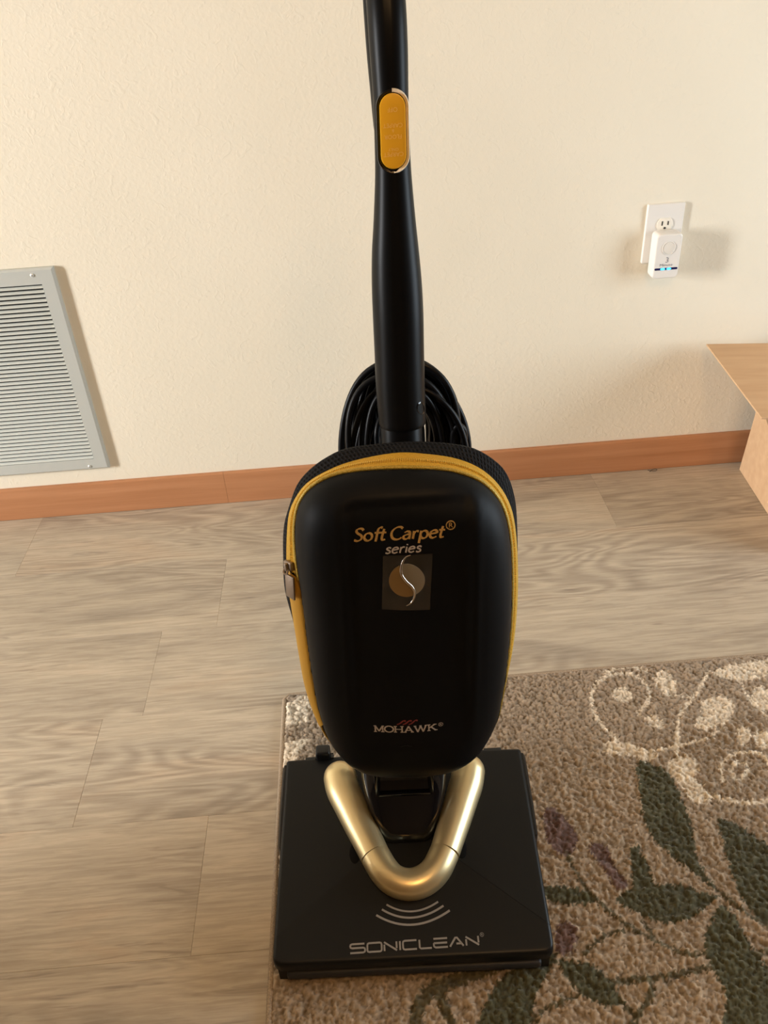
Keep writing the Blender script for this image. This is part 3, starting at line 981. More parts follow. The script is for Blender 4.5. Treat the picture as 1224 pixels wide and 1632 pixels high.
TECH = {
    'S': (1.25, [[(1.2, 1), (.15, 1), (.03, .93), (.0, .78), (.03, .62), (.15, .54), (1.1, .54), (1.22, .46), (1.25, .28), (1.22, .1), (1.1, 0), (0.0, 0)]]),
    'O': (1.2, [[(.6, 1), (.15, 1), (.03, .93), (0, .75), (0, .25), (.03, .07), (.15, 0), (1.05, 0), (1.17, .07), (1.2, .25), (1.2, .75), (1.17, .93), (1.05, 1), (.58, 1)]]),
    'N': (1.1, [[(.04, 0), (.04, .72)], [(0.02, 1.0), (1.08, 0.0)], [(1.06, .25), (1.06, 1)]]),
    'I': (.12, [[(.06, 0), (.06, 1)]]),
    'C': (1.15, [[(1.15, 1), (.15, 1), (.03, .93), (0, .75), (0, .25), (.03, .07), (.15, 0), (1.15, 0)]]),
    'L': (1.05, [[(.05, 1), (.05, .12), (.15, 0), (1.05, 0)]]),
    'E': (1.15, [[(0.0, 1), (1.15, 1)], [(0, .5), (1.12, .5)], [(1.15, 0), (.15, 0), (.03, .1), (0, .25), (0, .5)]]),
    'A': (1.15, [[(0, 0), (.50, 1), (.62, 1), (1.13, 0)], [(.55, .30), (.98, .30)]]),
}


def layout(strokes, total, x0, y0, x1, y1):
    """scale/rotate a line of letters so its baseline runs from (x0, y0) to (x1, y1)"""
    s = math.hypot(x1 - x0, y1 - y0) / total; a = math.atan2(y1 - y0, x1 - x0)
    ca, sa = math.cos(a), math.sin(a)
    return lambda q, hs: [(x0 + s * p[0] * ca - hs * p[1] * sa, y0 + s * p[0] * sa + hs * p[1] * ca) for p in q]


ss, tot = place(TECH, 'SONICLEAN', 1.0, 0.19)
fit_ = layout(ss, tot, -.0830, -.0062, .0885, -.0032)
letters('brand_lettering', [fit_(q, .0108) for q in ss], on_head, M['silver'], front_cover, 0, .0023, .0023)
v, f = bfont_mesh('®', 0.0075)
obj('registered_mark', [on_head(.0932 + p[0], .0085 + p[1], .0004) for p in v], f, M['silver'], front_cover, smooth=False)

# --- neck between the arms, latch frame, pedal


def rsec(hw, y0, y1, z, r, n=5, skew=0.0):
    cx, cy = 0, (y0 + y1) / 2; hh_ = (y1 - y0) / 2; out = []
    for sx, sy, a0 in ((1, 1, 0), (-1, 1, PI / 2), (-1, -1, PI), (1, -1, 1.5 * PI)):
        for k in range(n + 1):
            a = a0 + PI / 2 * k / n
            out.append((sx * (hw - r) + r * math.cos(a), cy + sy * (hh_ - r) + r * math.sin(a), z))
    return out


MB().loft([rsec(.036, .132, .268, .058, .016), rsec(.039, .135, .268, .072, .018), rsec(.047, .143, .269, .088, .022), rsec(.056, .158, .270, .106, .028),
           rsec(.062, .176, .271, .124, .030), rsec(.064, .190, .272, .142, .028), rsec(.062, .198, .274, .165, .024), rsec(.055, .204, .276, .215, .022)]).obj('neck', M['gloss_black'], vac, 40)
mb = MB()
for s in (-1, 1):
    mb.box(s * .0395 - .0028, s * .0395 + .0028, .176, .202, .131, .190, .0014)
mb.box(-.0395, .0395, .1765, .186, .129, .1345, .0012)
mb.obj('latch_frame', M['gloss_black'], vac)
# raised matte black pads beside the bend, painting the shade of hollows
for s in (-1, 1):
    mb = MB(); loops = []
    for k_, dz in ((1, -.002), (1, .0012), (.8, .0022)):
        loops.append([(s * .0765 + .008 * k_ * math.cos(2 * PI * q / 20), .126 + .015 * k_ * math.sin(2 * PI * q / 20), head_z(.0765, .126 + .019 * math.sin(2 * PI * q / 20)) + dz) for q in range(20)])
    mb.loft(loops); mb.obj('shade_pad', M['recess_shade'], vac)
pd_ = MB().box(-.1385, -.1155, .281, .301, .078, .104, .004, 3).obj('release_pedal', M['black_plastic'], vac)
MB().box(-.112, -.1385, .2845, .2925, .084, .090, .001).obj('pedal_shaft', M['gloss_black'], pd_)

# --- upright frame of reference: u across, v up along the leaning axis, w out to the front
TH8 = math.radians(8)
PV = np.array([0, .235, .12])
AX = np.array([0, math.sin(TH8), math.cos(TH8)]); NX = np.array([0, -math.cos(TH8), math.sin(TH8)])


def up(u, v, w):
    q = PV + AX * v + NX * w
    return (u + q[0], q[1], q[2])


def uplist(L): return [up(*q) for q in L]


CEN = np.array([.020, .310])
NA = 168
ANG = np.linspace(0, 2 * PI, NA, endpoint=False)


def radial(pts):
    P = np.array(spline(pts, 14, True)) - CEN
    a = np.arctan2(P[:, 1], P[:, 0]) % (2 * PI); r = np.hypot(P[:, 0], P[:, 1])
    o = np.argsort(a)
    rr = np.interp(ANG, a[o], r[o], period=2 * PI)
    return CEN + rr[:, None] * np.stack([np.cos(ANG), np.sin(ANG)], 1)


S_PTS = [(.0306, .5275), (.0729, .5220), (.1038, .5098), (.1220, .4940), (.1343, .4743), (.1415, .4505), (.1455, .4204), (.1475, .379), (.1475, .3248), (.1455, .28), (.1420, .235), (.137, .192), (.128, .146),
         (.105, .101), (.072, .077), (.035, .070), (.005, .070), (-.042, .076), (-.075, .096), (-.0955, .130), (-.1035, .162), (-.1090, .2131), (-.1108, .2771), (-.1113, .338),
         (-.1120, .381), (-.1125, .415), (-.1108, .4522), (-.1055, .481), (-.0965, .499), (-.0842, .5116), (-.0658, .5216), (-.0430, .5270), (-.0119, .5290)]
T_PTS = [(.0151, .5375), (.0464, .5345), (.0836, .5262), (.1122, .5115), (.1330, .4900), (.1470, .4630), (.1535, .4343), (.1570, .3925), (.1580, .3457), (.1565, .2972), (.1525, .2508), (.1440, .198), (.131, .144),
         (.108, .096), (.074, .071), (.036, .064), (.003, .064), (-.046, .070), (-.082, .090), (-.1055, .122), (-.1165, .155), (-.125, .205), (-.1275, .255), (-.1288, .301),
         (-.1298, .337), (-.1310, .374), (-.1285, .400), (-.1235, .4380), (-.1170, .4685), (-.1050, .4905), (-.0880, .5080), (-.0560, .5240), (-.0257, .5325)]
M_PTS = [(.0150, .5455), (.0450, .5445), (.0790, .5400), (.1070, .5320), (.1300, .5165), (.1450, .4990), (.1535, .475), (.1580, .445), (.160, .38), (.157, .30), (.147, .21), (.127, .145), (.09, .09), (.03, .065), (-.03, .068), (-.08, .092),
         (-.108, .145), (-.121, .20), (-.126, .25), (-.131, .30), (-.137, .354), (-.1340, .40), (-.1285, .443), (-.1180, .4735), (-.1065, .4985), (-.0895, .5170), (-.0670, .5320), (-.0400, .5420)]
S_O, T_O, M_O = radial(S_PTS), radial(T_PTS), radial(M_PTS)
S_DENSE = np.array(spline(S_PTS, 20, True))


def sstep(a, b, x):
    t = min(1, max(0, (x - a) / (b - a))); return t * t * (3 - 2 * t)


def bag_w(u, v):
    """height of the moulded front above the back plane"""
    e = float(np.min(np.hypot(S_DENSE[:, 0] - u, S_DENSE[:, 1] - v)))
    R = 0.050
    t = 1 - min(e / R, 1)
    w = 0.075 + 0.046 * math.sqrt(max(0, 1 - t * t)) + 0.011 * sstep(0.0, .14, e)
    # recessed name panel with soft shoulders
    px, py = abs(u - (.0120 + .012 * (v / .5))) - .060, abs(v - .330) - .162
    d = math.hypot(max(px, 0), max(py, 0)) + min(max(px, py), 0) - .016
    w -= 0.0042 * (1 - sstep(-.010, .0, d)) * sstep(.12, .30, v)
    w += 0.0012 * math.exp(-((d - .004) / .004) ** 2) * sstep(.12, .30, v)
    return w


def loop_at(O2, s, w):
    P = CEN + (O2 - CEN) * s
    return [up(p[0], p[1], w) for p in P]


# soft back of the bag (air mesh)
bb_loops = [loop_at(M_O, .70, .026), loop_at(M_O, .90, .027), loop_at(M_O, .975, .031), loop_at(M_O, .998, .038), loop_at(M_O, 1.0, .044),
            loop_at((M_O + T_O * 2) / 3, 1.0, .0515), loop_at(T_O, 1.0, .0555), loop_at(S_O, .97, .066)]
bag_back = MB().loft(bb_loops, True, True).obj('bag_back', M['mesh'], vac, 60)
arc_u = np.concatenate([[0], np.cumsum(np.hypot(*(M_O[1:] - M_O[:-1]).T))])
av = bag_back.data.attributes.new('unrolled', 'FLOAT_VECTOR', 'POINT')
flat_ = []
for i, L in enumerate(bb_loops):
    for k in range(NA):
        dist_ = sum(math.dist(bb_loops[q][k], bb_loops[q + 1][k]) for q in range(i))
        flat_ += [arc_u[k] + dist_ * .5, dist_, 0.0]
av.data.foreach_set('vector', flat_)
# hard moulded front
rings = []
for s in np.concatenate([[1.0, .9985, .995, .988, .978, .965, .95], np.linspace(.93, .04, 48)]):
    P = CEN + (S_O - CEN) * s
    rings.append([up(p[0], p[1], bag_w(p[0], p[1])) for p in P])
back_ring = loop_at(S_O, .985, .066)
shell = MB().loft([back_ring] + rings, True, True).obj('bag_shell', M['shell'], vac, 60)


def sector(a0, a1):
    """indices of the outline from angle a0 counter-clockwise to a1 (degrees)"""
    i0 = int(round(a0 / 360 * NA)); i1 = int(round(a1 / 360 * NA))
    return [k % NA for k in range(i0, i1 + 1)]


def strip(idx, rows):
    """rows: (blend from T to S, w, outset)"""
    loops = []
    for b, w, out in rows:
        row = []
        for k in idx:
            p = T_O[k] * (1 - b) + S_O[k] * b
            d = (p - CEN) / np.linalg.norm(p - CEN)
            p = p + d * out
            row.append(up(p[0], p[1], w))
        loops.append(row)
    mb = MB(); mb.loft(loops, False, False, closed=False)
    return mb


A_PULL = math.degrees(math.atan2(.392 - CEN[1], -.123 - CEN[0])) % 360
A_LOW = math.degrees(math.atan2(.148 - CEN[1], -.112 - CEN[0])) % 360
A_R = math.degrees(math.atan2(.135 - CEN[1], .116 - CEN[0])) % 360
ztape = sector(A_R - 360, A_PULL)
tape = strip(ztape, [(0, .0535, .0006), (.10, .0570, .0022), (.40, .0640, .0016), (.47, .0640, .0004), (.60, .0665, .0004), (.66, .0685, .0014), (.90, .0735, .0012), (1.0, .0720, -.005)]).obj('zipper_tape', M['tape'], vac, 50)
mb = MB()
seq = [T_O[k] * .47 + S_O[k] * .53 for k in ztape]
dense = spline([tuple(p) for p in seq], 2)
acc = 0
for a, b in zip(dense[:-1], dense[1:]):
    d = b - a; L_ = np.hypot(*d); nrm = np.array([d[1], -d[0]]) / L_
    nn = max(1, int(round(L_ / .0027)))
    for k in range(nn):
        c0 = a + d * (k + .2) / nn; c1 = a + d * (k + .72) / nn
        q = []
        for w_, o_ in ((.0635, -.0018), (.0672, -.0018), (.0672, .0026), (.0635, .0026)):
            q.append((c0 + nrm * o_, w_)); q.append((c1 + nrm * o_, w_))
        mb.add([up(p[0], p[1], w_) for p, w_ in q], [(0, 2, 3, 1), (2, 4, 5, 3), (4, 6, 7, 5), (0, 1, 7, 6), (0, 6, 4, 2), (1, 3, 5, 7)])
tz = mb.obj('zipper_teeth', M['teeth'], tape, smooth=False); tag(tz, kind='stuff')
pp = []
for k in ztape:
    d = (S_O[k] - CEN); d /= np.linalg.norm(d); p = S_O[k] + d * .0008
    pp.append(up(p[0], p[1], .0765))
MB().tube(pp, .0024, 8).obj('gold_piping', M['piping'], vac, 60)
MB().loft([], False, False) if False else None
hinge = strip(sector(A_PULL, A_LOW), [(0, .0535, .0008), (.12, .0575, .0020), (.5, .0690, .0032), (.80, .0722, .0026), (.93, .0735, .0014), (1.0, .0715, -.005)]).obj('hinge_gusset', M['gusset'], vac, 60)
strip(sector(A_LOW, A_R), [(0, .0535, .0008), (.3, .062, .0020), (.7, .0690, .0016), (.93, .0735, .0010), (1.0, .0715, -.005)]).obj('bottom_binding', M['shell'], vac, 60)
bi = []
for k in sector(A_LOW, A_LOW + 28):
    p = T_O[k] * .45 + S_O[k] * .55; d = (p - CEN) / np.linalg.norm(p - CEN); p = p + d * .0016
    bi.append(up(p[0], p[1], .0675))
MB().tube(bi, .0014, 6).obj('binding_stitch', M['gusset'], vac)

# zip slider with its flat pull
fdir = np.array(NX) * .72 + np.array([-.69, 0, 0]); fdir /= np.linalg.norm(fdir)
sdir = np.cross(AX, fdir); sdir /= np.linalg.norm(sdir)
Rm = Matrix([[sdir[k], fdir[k], AX[k]] for k in range(3)]).to_4x4()


def at_uvw(u, v, w): return Matrix.Translation(up(u, v, w)) @ Rm


mb = MB()
mb.box(-.0068, .0068, -.001, .0045, -.006, .006, .0016, 2, at_uvw(-.1235, .402, .0655))
mb.box(-.0022, .0022, .003, .0082, -.0052, .0052, .001, 2, at_uvw(-.1235, .402, .0655))
mb.tube([tuple(at_uvw(-.1235, .402, .0655) @ Vector(q)) for q in ((-.0035, .006, -.003), (-.0035, .0085, -.0075), (0, .0088, -.0092), (.0035, .0085, -.0075), (.0035, .006, -.003))], .0013, 6)
slider = mb.obj('zipper_slider', M['nickel'], vac, 40)
tilt = Matrix.Rotation(math.radians(5), 4, 'Y')
mb = MB()
mb.box(-.0078, .0078, -.0013, .0013, -.0350, -.0010, .0008, 2, at_uvw(-.1240, .3935, .0745) @ tilt)
mb.obj('pull_tab', M['nickel'], slider, 30)

# --- embroidery on the bag front


def arc(cx, cy, rx, ry, a0, a1, n=14):
    return [(cx + rx * math.cos(math.radians(a0 + (a1 - a0) * k / n)), cy + ry * math.sin(math.radians(a0 + (a1 - a0) * k / n))) for k in range(n + 1)]


def cr(*p): return [tuple(q) for q in spline(p, 6)]


HUM = {
    'S': (.60, [cr((.60, .84), (.47, .97), (.24, .96), (.12, .80), (.22, .62), (.42, .48), (.54, .32), (.48, .10), (.26, .0), (.04, .08))]),
    'o': (.58, [arc(.29, .30, .26, .30, 90, 450, 26)]),
    'f': (.34, [cr((.52, .96), (.42, 1.02), (.29, .94), (.23, .74), (.18, .0), (.17, -.05)), [(.02, .60), (.42, .60)]]),
    't': (.38, [cr((.22, .88), (.17, .5), (.14, .18), (.20, .02), (.38, .05)), [(.0, .60), (.40, .60)]]),
    'C': (.78, [cr((.78, .86), (.62, .98), (.36, .95), (.12, .72), (.06, .42), (.18, .12), (.42, .0), (.64, .04), (.78, .14))]),
    'a': (.54, [cr((.08, .52), (.24, .61), (.40, .56), (.46, .42), (.45, .0)), cr((.45, .38), (.28, .36), (.08, .26), (.06, .10), (.18, .0), (.34, .05), (.45, .18))]),
    'r': (.40, [[(.09, .60), (.08, .0)], cr((.09, .38), (.18, .54), (.28, .60), (.40, .57))]),
    'p': (.60, [[(.09, .60), (.05, -.36)], arc(.32, .30, .24, .30, 90, 450, 26)]),
    'e': (.54, [cr((.05, .32), (.30, .36), (.50, .40), (.46, .54), (.30, .61), (.12, .52), (.04, .30), (.10, .08), (.28, .0), (.50, .10))]),
    's': (.44, [cr((.42, .52), (.30, .61), (.14, .57), (.10, .44), (.24, .33), (.37, .24), (.38, .08), (.22, .0), (.03, .07))]),
    'i': (.16, [[(.08, .60), (.08, .0)], [(.085, .78), (.085, .88)]]),
}


def on_bag(u, v, lift): return up(u, v, bag_w(u, v) + lift)


ss, tot = place(HUM, 'Soft Carpet', 1.0, .085, .16, .24)
fit_ = layout(ss, tot, -.0395, .4612, .0630, .4597)
letters('name_embroidery', [fit_(q, .0152) for q in ss], on_bag, M['gold_thread'], shell, math.radians(25), .0011, .0030, .0006)
ss, tot = place(HUM, 'series', 1.0, .10, .20, .24)
fit_ = layout(ss, tot, -.0045, .4440, .0362, .4438)
letters('series_embroidery', [fit_(q, .0116) for q in ss], on_bag, M['silver_thread'], shell, math.radians(20), .0012, .0019, .0006)
letters('registered_embroidery', [arc(.0715, .4735, .0050, .0050, 0, 360, 20)], on_bag, M['gold_thread'], shell, 0, .0010, .0010, .0006)
v, f = bfont_mesh('R', 0.0085)
obj('registered_letter', [on_bag(.0715 + p[0], .4735 + p[1], .0006) for p in v], f, M['gold_thread'], shell, smooth=False)

SER = {
    'M': (1.10, [[(.16, 0), (.16, 1)], [(.16, 1), (.55, .12)], [(.55, .12), (.94, 1)], [(.94, 0), (.94, 1)], [(0, .03), (.32, .03)], [(.76, .03), (1.12, .03)], [(.0, .97), (.2, .97)], [(.9, .97), (1.1, .97)]]),
    'O': (1.0, [arc(.5, .5, .46, .49, 0, 360, 30)]),
    'H': (1.05, [[(.17, 0), (.17, 1)], [(.87, 0), (.87, 1)], [(.17, .5), (.87, .5)], [(0, .03), (.34, .03)], [(0, .97), (.34, .97)], [(.7, .03), (1.04, .03)], [(.7, .97), (1.04, .97)]]),
    'A': (1.05, [[(.12, 0), (.52, 1)], [(.50, 1), (.92, 0)], [(.28, .34), (.78, .34)], [(0, .03), (.28, .03)], [(.74, .03), (1.06, .03)]]),
    'W': (1.42, [[(.12, 1), (.42, 0)], [(.42, 0), (.72, .9)], [(.70, 1), (1.0, 0)], [(1.0, 0), (1.3, 1)], [(0, .97), (.28, .97)], [(.58, .97), (.84, .97)], [(1.16, .97), (1.44, .97)]]),
    'K': (1.05, [[(.17, 0), (.17, 1)], [(.17, .42), (.82, 1)], [(.40, .60), (.90, .0)], [(0, .03), (.34, .03)], [(0, .97), (.34, .97)], [(.62, .97), (.98, .97)], [(.74, .03), (1.08, .03)]]),
}
ss, tot = place(SER, 'MOHAWK', 1.0, .0)
fit_ = layout(ss, tot, -.0335, .1840, .0475, .1830)
letters('maker_embroidery', [fit_(q, .0098) for q in ss], on_bag, M['silver_thread'], shell, 0, .0008, .0019, .0006)
v, f = bfont_mesh('®', 0.0085)
obj('registered_mark', [on_bag(.0522 + p[0], .1910 + p[1], .0006) for p in v], f, M['silver_thread'], shell, smooth=False)
red = []
for x0 in (-.0035, .0040, .0115):
    red.append(cr((x0, .1960), (x0 + .004, .1980), (x0 + .0085, .2020), (x0 + .0115, .2015)))
letters('red_embroidery', red, on_bag, M['red_thread'], shell, math.radians(20), .0010, .0026, .0005)
letters('moulded_mark', [cr((-.001, .1585), (.0065, .1605), (.014, .1585))], on_bag, M['base_plastic'], shell, 0, .0012, .0012, .0006)

# badge under its square of clear protective film
fq = [(-.0070, .4415), (.0495, .4405), (.0440, .3665), (-.0125, .3705)]


def film_pt(s, t):
    a, b, c, d = (np.array(q) for q in fq)
    p = (a * (1 - s) + b * s) * (1 - t) + (d * (1 - s) + c * s) * t
    wob = .0007 * math.sin(9 * s + 4 * t) + .0005 * math.sin(17 * t + 3 * s)
    edge_ = min(s, 1 - s, t, 1 - t)
    return up(p[0], p[1], bag_w(p[0], p[1]) + .0010 + wob * min(1, edge_ * 6) + .0006)


N_ = 18
v = [film_pt(i / N_, j / N_) for i in range(N_ + 1) for j in range(N_ + 1)]
v += [tuple(np.array(q) - NX * .0016) for q in v]
f = []
q0 = (N_ + 1) ** 2
for i in range(N_):
    for j in range(N_):
        k = i * (N_ + 1) + j
        f.append((k, k + 1, k + N_ + 2, k + N_ + 1)); f.append((q0 + k, q0 + k + N_ + 1, q0 + k + N_ + 2, q0 + k + 1))
obj('badge_film', v, f, M['film'], shell, 60)
bc = np.array([.0185, .4090]); br = .0212
scurve = [tuple(q) for q in spline([(.0060, .0330), (.0008, .0310), (-.0035, .0250), (-.0058, .0160), (-.0050, .0080), (-.0005, .0), (.0055, -.0070), (.0085, -.0150), (.0075, -.0230), (.0030, -.0300), (-.0020, -.0330)], 6)]


def on_badge(x, y, lift): return up(bc[0] + x, bc[1] + y, bag_w(bc[0] + x, bc[1] + y) + .0022 + lift)


inner = [q for q in scurve if math.hypot(*q) < br * .985]
for side, name, mm in ((-1, 'badge_half', 'disc_gold'), (1, 'badge_half', 'disc_silver')):
    a0 = math.degrees(math.atan2(inner[0][1], inner[0][0])); a1 = math.degrees(math.atan2(inner[-1][1], inner[-1][0]))
    if side < 0:
        rim = arc(0, 0, br * .97, br, a0, a1 + (360 if a1 < a0 else 0), 26)
    else:
        rim = arc(0, 0, br, br, a0, a1 - (360 if a1 > a0 else 0), 26)
    g = .0009
    inn = [(q[0] + side * g, q[1]) for q in inner]
    loop2 = rim[1:-1] + inn[::-1]
    cc = np.mean(np.array(loop2), axis=0)
    top = [on_badge(q[0], q[1], .0006) for q in loop2]
    n_ = len(loop2)
    v = top + [on_badge(q[0], q[1], -.0025) for q in loop2] + [on_badge((cc[0]), cc[1], .0016)]
    f = [(k, (k + 1) % n_, 2 * n_) for k in range(n_)] + [(k, n_ + k, n_ + (k + 1) % n_, (k + 1) % n_) for k in range(n_)]
    o = obj(name, v, f, M[mm], shell, 20)
    o['label'] = 'bronze half of the round badge' if side < 0 else 'pewter half of the round badge'
sc = MB(); n_ = len(scurve)
sc.tube([on_badge(q[0], q[1], .0014) for q in scurve], [.0006 + .0013 * math.sin(PI * min(1, max(0, k / (n_ - 1)))) for k in range(n_)], 8)
sc.obj('badge_scroll', M['chrome'], shell, 60)

# --- pole, collar, switch and loop handle
POLE = [(.553, .0246, .0555), (.5555, .0246, .0572), (.562, .0246, .0577), (.597, .0242, .0583), (.643, .0250, .0580), (.687, .0258, .0580), (.722, .0260, .0564), (.757, .0262, .0520), (.790, .0270, .0457),
        (.834, .0280, .0390), (.865, .0285, .0370), (.894, .0290, .0366), (.9175, .0294, .0368), (.950, .0295, .0386)]
path = [(u, v, 0.0, wd / 2, wd / 2 * (1.0 if v < .72 else .98)) for v, u, wd in POLE]
path += [(.0294, .980, -.0022, .0196, .0190), (.0290, 1.006, -.0080, .0195, .0188), (.0288, 1.024, -.0150, .0195, .0185), (.0285, 1.038, -.028, .0198, .0175), (.0280, 1.046, -.046, .0205, .0165), (.0275, 1.041, -.072, .0208, .0160), (.0272, 1.022, -.090, .0210, .0155),
         (.0270, .990, -.090, .0208, .0150), (.0270, .950, -.069, .0200, .0150), (.0275, .915, -.043, .0190, .0150), (.0280, .882, -.018, .0180, .0150), (.0285, .862, -.006, .0160, .0140)]
pts5 = spline(path, 5)
NP = 48


def pole_mesh(seq, groove=True):
    loops = []
    for i, q in enumerate(seq):
        a = seq[max(0, i - 1)]; b = seq[min(len(seq) - 1, i + 1)]
        t = np.array([0, b[1] - a[1], b[2] - a[2]]); t /= np.linalg.norm(t)
        nrm = np.array([0, -t[2], t[1]])      # in (u, v, w): points to the front where the pole stands
        row = []
        for k in range(NP):
            an = 2 * PI * k / NP
            ru, rw = q[3], q[4]
            if groove and k == NP // 4: rw -= .0005
            row.append(up(q[0] + ru * math.cos(an), q[1] + nrm[1] * rw * math.sin(an), q[2] + nrm[2] * rw * math.sin(an)))
        loops.append(row)
    return MB().loft(loops)


i_split = len(pts5) - 1 - 5 * 10
pole_mesh(pts5[:i_split + 1]).obj('pole', M['pole'], vac, 40)
pole_mesh(pts5[i_split:], False).obj('loop_handle', M['pole'], vac, 50)
loops = []
for v_, r_ in ((.30, .0255), (.552, .0255), (.5535, .0250)):
    loops.append([up(.0228 + .004 * (v_ - .54) + r_ * math.cos(2 * PI * k / 40), v_, r_ * math.sin(2 * PI * k / 40)) for k in range(40)])
MB().loft(loops).obj('collar', M['pole'], vac, 40)
loops = []
for v_, r_ in ((.05, .030), (.30, .030)):
    loops.append([up(.010 + .03 * v_ + r_ * math.cos(2 * PI * k / 40), v_, -.004 + r_ * math.sin(2 * PI * k / 40)) for k in range(40)])
MB().loft(loops).obj('lower_tube', M['pole'], vac, 40)
# screw well in the pole, front right
an = math.radians(38)
mb = MB(); loops = []
for k_, d_ in ((1, -.004), (1, .0003), (.82, .0005), (.74, -.0015)):
    row = []
    for q in range(20):
        da = k_ * .0074 * math.cos(2 * PI * q / 20) / .029; dv = k_ * .0085 * math.sin(2 * PI * q / 20)
        rr_ = .0290 + d_
        row.append(up(.0244 + rr_ * math.cos(an + da + dv * 10), .578 + dv, rr_ * math.sin(an + da + dv * 10)))
    loops.append(row)
mb.loft(loops); mb.obj('screw_well', M['gloss_black'], vac, 40)

# switch in its two-part surround
su, sv, sw = .0296, .8775, .0187


def sw_loop(w, h, d, half=None):
    o = stadium(w, h, 16)
    return [up(su + x + .024 * y, sv + y, d) for x, y in o]


def half_ring(side, mm):
    o = stadium(.0335, .0795, 16); i_ = stadium(.0275, .0725, 16)
    n_ = len(o); sel = [k for k in range(n_) if o[k][0] * side >= -1e-6]
    if side > 0:
        sel = [k for k in sel if k > n_ // 2] + [k for k in sel if k <= n_ // 2]
    rows = [[up(su + p[0] + .024 * p[1], sv + p[1], d) for p in (o[k] for k in sel)] for d in (.010, sw - .0006)]
    rows.append([up(su + .97 * p[0] + .024 * p[1], sv + .985 * p[1], sw + .0004) for p in (o[k] for k in sel)])
    rows.append([up(su + p[0] + .024 * p[1], sv + p[1], sw - .0010) for p in (i_[k] for k in sel)])
    rows.append([up(su + p[0] + .024 * p[1], sv + p[1], .010) for p in (i_[k] for k in sel)])
    MB().loft(rows, False, False, closed=False).obj('switch_surround', M[mm], vac, 40)


half_ring(-1, 'gloss_black'); half_ring(1, 'cream_plastic')
sl = MB().loft([sw_loop(.0264, .0708, .008), sw_loop(.0264, .0708, sw + .0004), sw_loop(.0250, .0694, sw + .0016), sw_loop(.0200, .0644, sw + .0021), sw_loop(.004, .0484, sw + .0022)]).obj('rocker_switch', M['switch'], vac, 40)


def switch_text(text, size, y, sx=1.0):
    v, f = bfont_mesh(text, size)
    # printed for whoever holds the handle: upside down seen from the front
    obj('switch_print', [up(su - p[0] * sx + .024 * (y - p[1]), sv + y - p[1], sw + .00235) for p in v], f, M['switch_print'], sl, smooth=False)


switch_text('OFF', .0060, .0205); switch_text('CARPET', .0056, .0060); switch_text('&', .0042, .0010); switch_text('FLOOR', .0056, -.0045)
switch_text('CARPET', .0058, -.0210); switch_text('ONLY', .0040, -.0165)

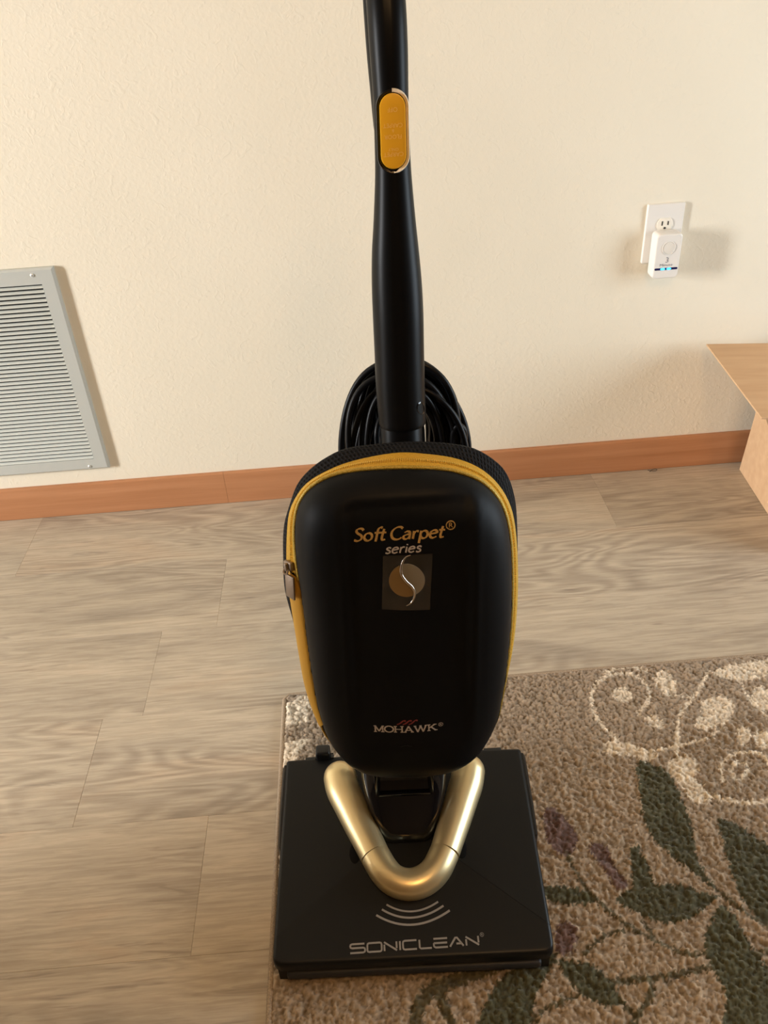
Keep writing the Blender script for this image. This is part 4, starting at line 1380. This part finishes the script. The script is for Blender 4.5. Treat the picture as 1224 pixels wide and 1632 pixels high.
# --- wound power cord and its hooks
mb = MB()
rc = random.Random(4)
turns = [(.079, .614, .232, -.060), (.075, .606, .240, -.069), (.070, .600, .222, -.052), (.077, .596, .250, -.078), (.062, .590, .235, -.062), (.052, .584, .228, -.050),
         (.046, .578, .240, -.070), (.066, .602, .246, -.088), (.036, .570, .236, -.058), (.056, .594, .250, -.082), (.028, .566, .242, -.046)]
turns += [(.073, .585, .24, -.046), (.067, .575, .23, -.058), (.059, .572, .24, -.074), (.049, .566, .25, -.060), (.041, .560, .23, -.080), (.063, .611, .24, -.074), (.071, .609, .25, -.084), (.033, .585, .24, -.088),
          (.054, .605, .24, -.066), (.044, .600, .24, -.086), (.038, .592, .24, -.066), (.076, .570, .25, -.090)]
for a_, top_, bot_, w_ in turns:
    uc = .0245 + rc.uniform(-.005, .005); loop3 = []
    ph = rc.uniform(0, 6.28)
    vt = top_ - a_ * 1.55; vb = bot_ + a_ * .9
    for k in range(72):
        t = 2 * PI * k / 72
        cu_, sn = math.cos(t), math.sin(t)
        if cu_ > 0: v_ = vt + (top_ - vt) * cu_
        else: v_ = vt + (vt - bot_) * cu_ if False else vb + (vb - bot_) * cu_ + (vt - vb) * (1 + cu_) ** 1.0
        u_ = uc + a_ * math.copysign(abs(sn) ** .82, sn) * (1 + .05 * math.sin(2 * t + ph)) + .006 * (v_ - .4) + .0030 * math.sin(2 * t + 2.1 * ph)
        loop3.append(up(u_, v_, w_ + .006 * math.sin(t + ph) + .004 * math.sin(3 * t)))
    mb.ring(loop3, .0041, 8)
tail = spline([(.090, .420, -.060), (.100, .470, -.056), (.1045, .505, -.054), (.1035, .520, -.052), (.097, .527, -.050), (.091, .520, -.052), (.089, .500, -.056), (.088, .46, -.060)], 6)
mb.tube(uplist(tail), .0042, 8)
mb.obj('power_cord', M['cord'], vac, 60)
for v_ in (.555, .262):
    mb = MB()
    s_ = 1 if v_ > .4 else -1
    mb.loft([[up(.0245 + x * k_, v_ + y + s_ * dv, w_) for x, y in rrect(.040, .016, .005)] for w_, k_, dv in ((-.018, 1, 0), (-.094, 1, 0), (-.098, 1, .004))])
    mb.box(.0245 - .022, .0245 + .022, -.004, .004, -.002, .018, .002, 2, Matrix.Translation(up(0, v_ + (0 if s_ > 0 else -.016), -.098)) @ Matrix.Rotation(-TH8, 4, 'X'))
    mb.obj('cord_hook', M['black_plastic'], vac, 40)

# ------------------------------------------------------------------ hanging lamp that lights the room, above the frame
cl = empty('pendant_lamp', (0.30, -0.35, ZC)); tag(cl, 'small white pendant lamp with a warm glowing globe bulb on a short rod', 'lamp')


def turned(rows, n=24):
    return MB().loft([[(r * math.cos(2 * PI * k / n), r * math.sin(2 * PI * k / n), z) for k in range(n)] for r, z in rows])


turned([(.060, 0.0), (.062, -.008), (.050, -.022), (.012, -.026)]).obj('canopy', M['white_frame'], cl)
turned([(.006, -.02), (.006, -.185)]).obj('rod', M['white_frame'], cl)
turned([(.010, -.180), (.022, -.186), (.022, -.205), (.018, -.212)]).obj('socket', M['white_frame'], cl)
turned([(.052 * math.sin(PI * q / 12) + .0005, -.260 + .052 * math.cos(PI * q / 12)) for q in range(13)]).obj('globe_bulb', M['lamp_glass'], cl, 60)
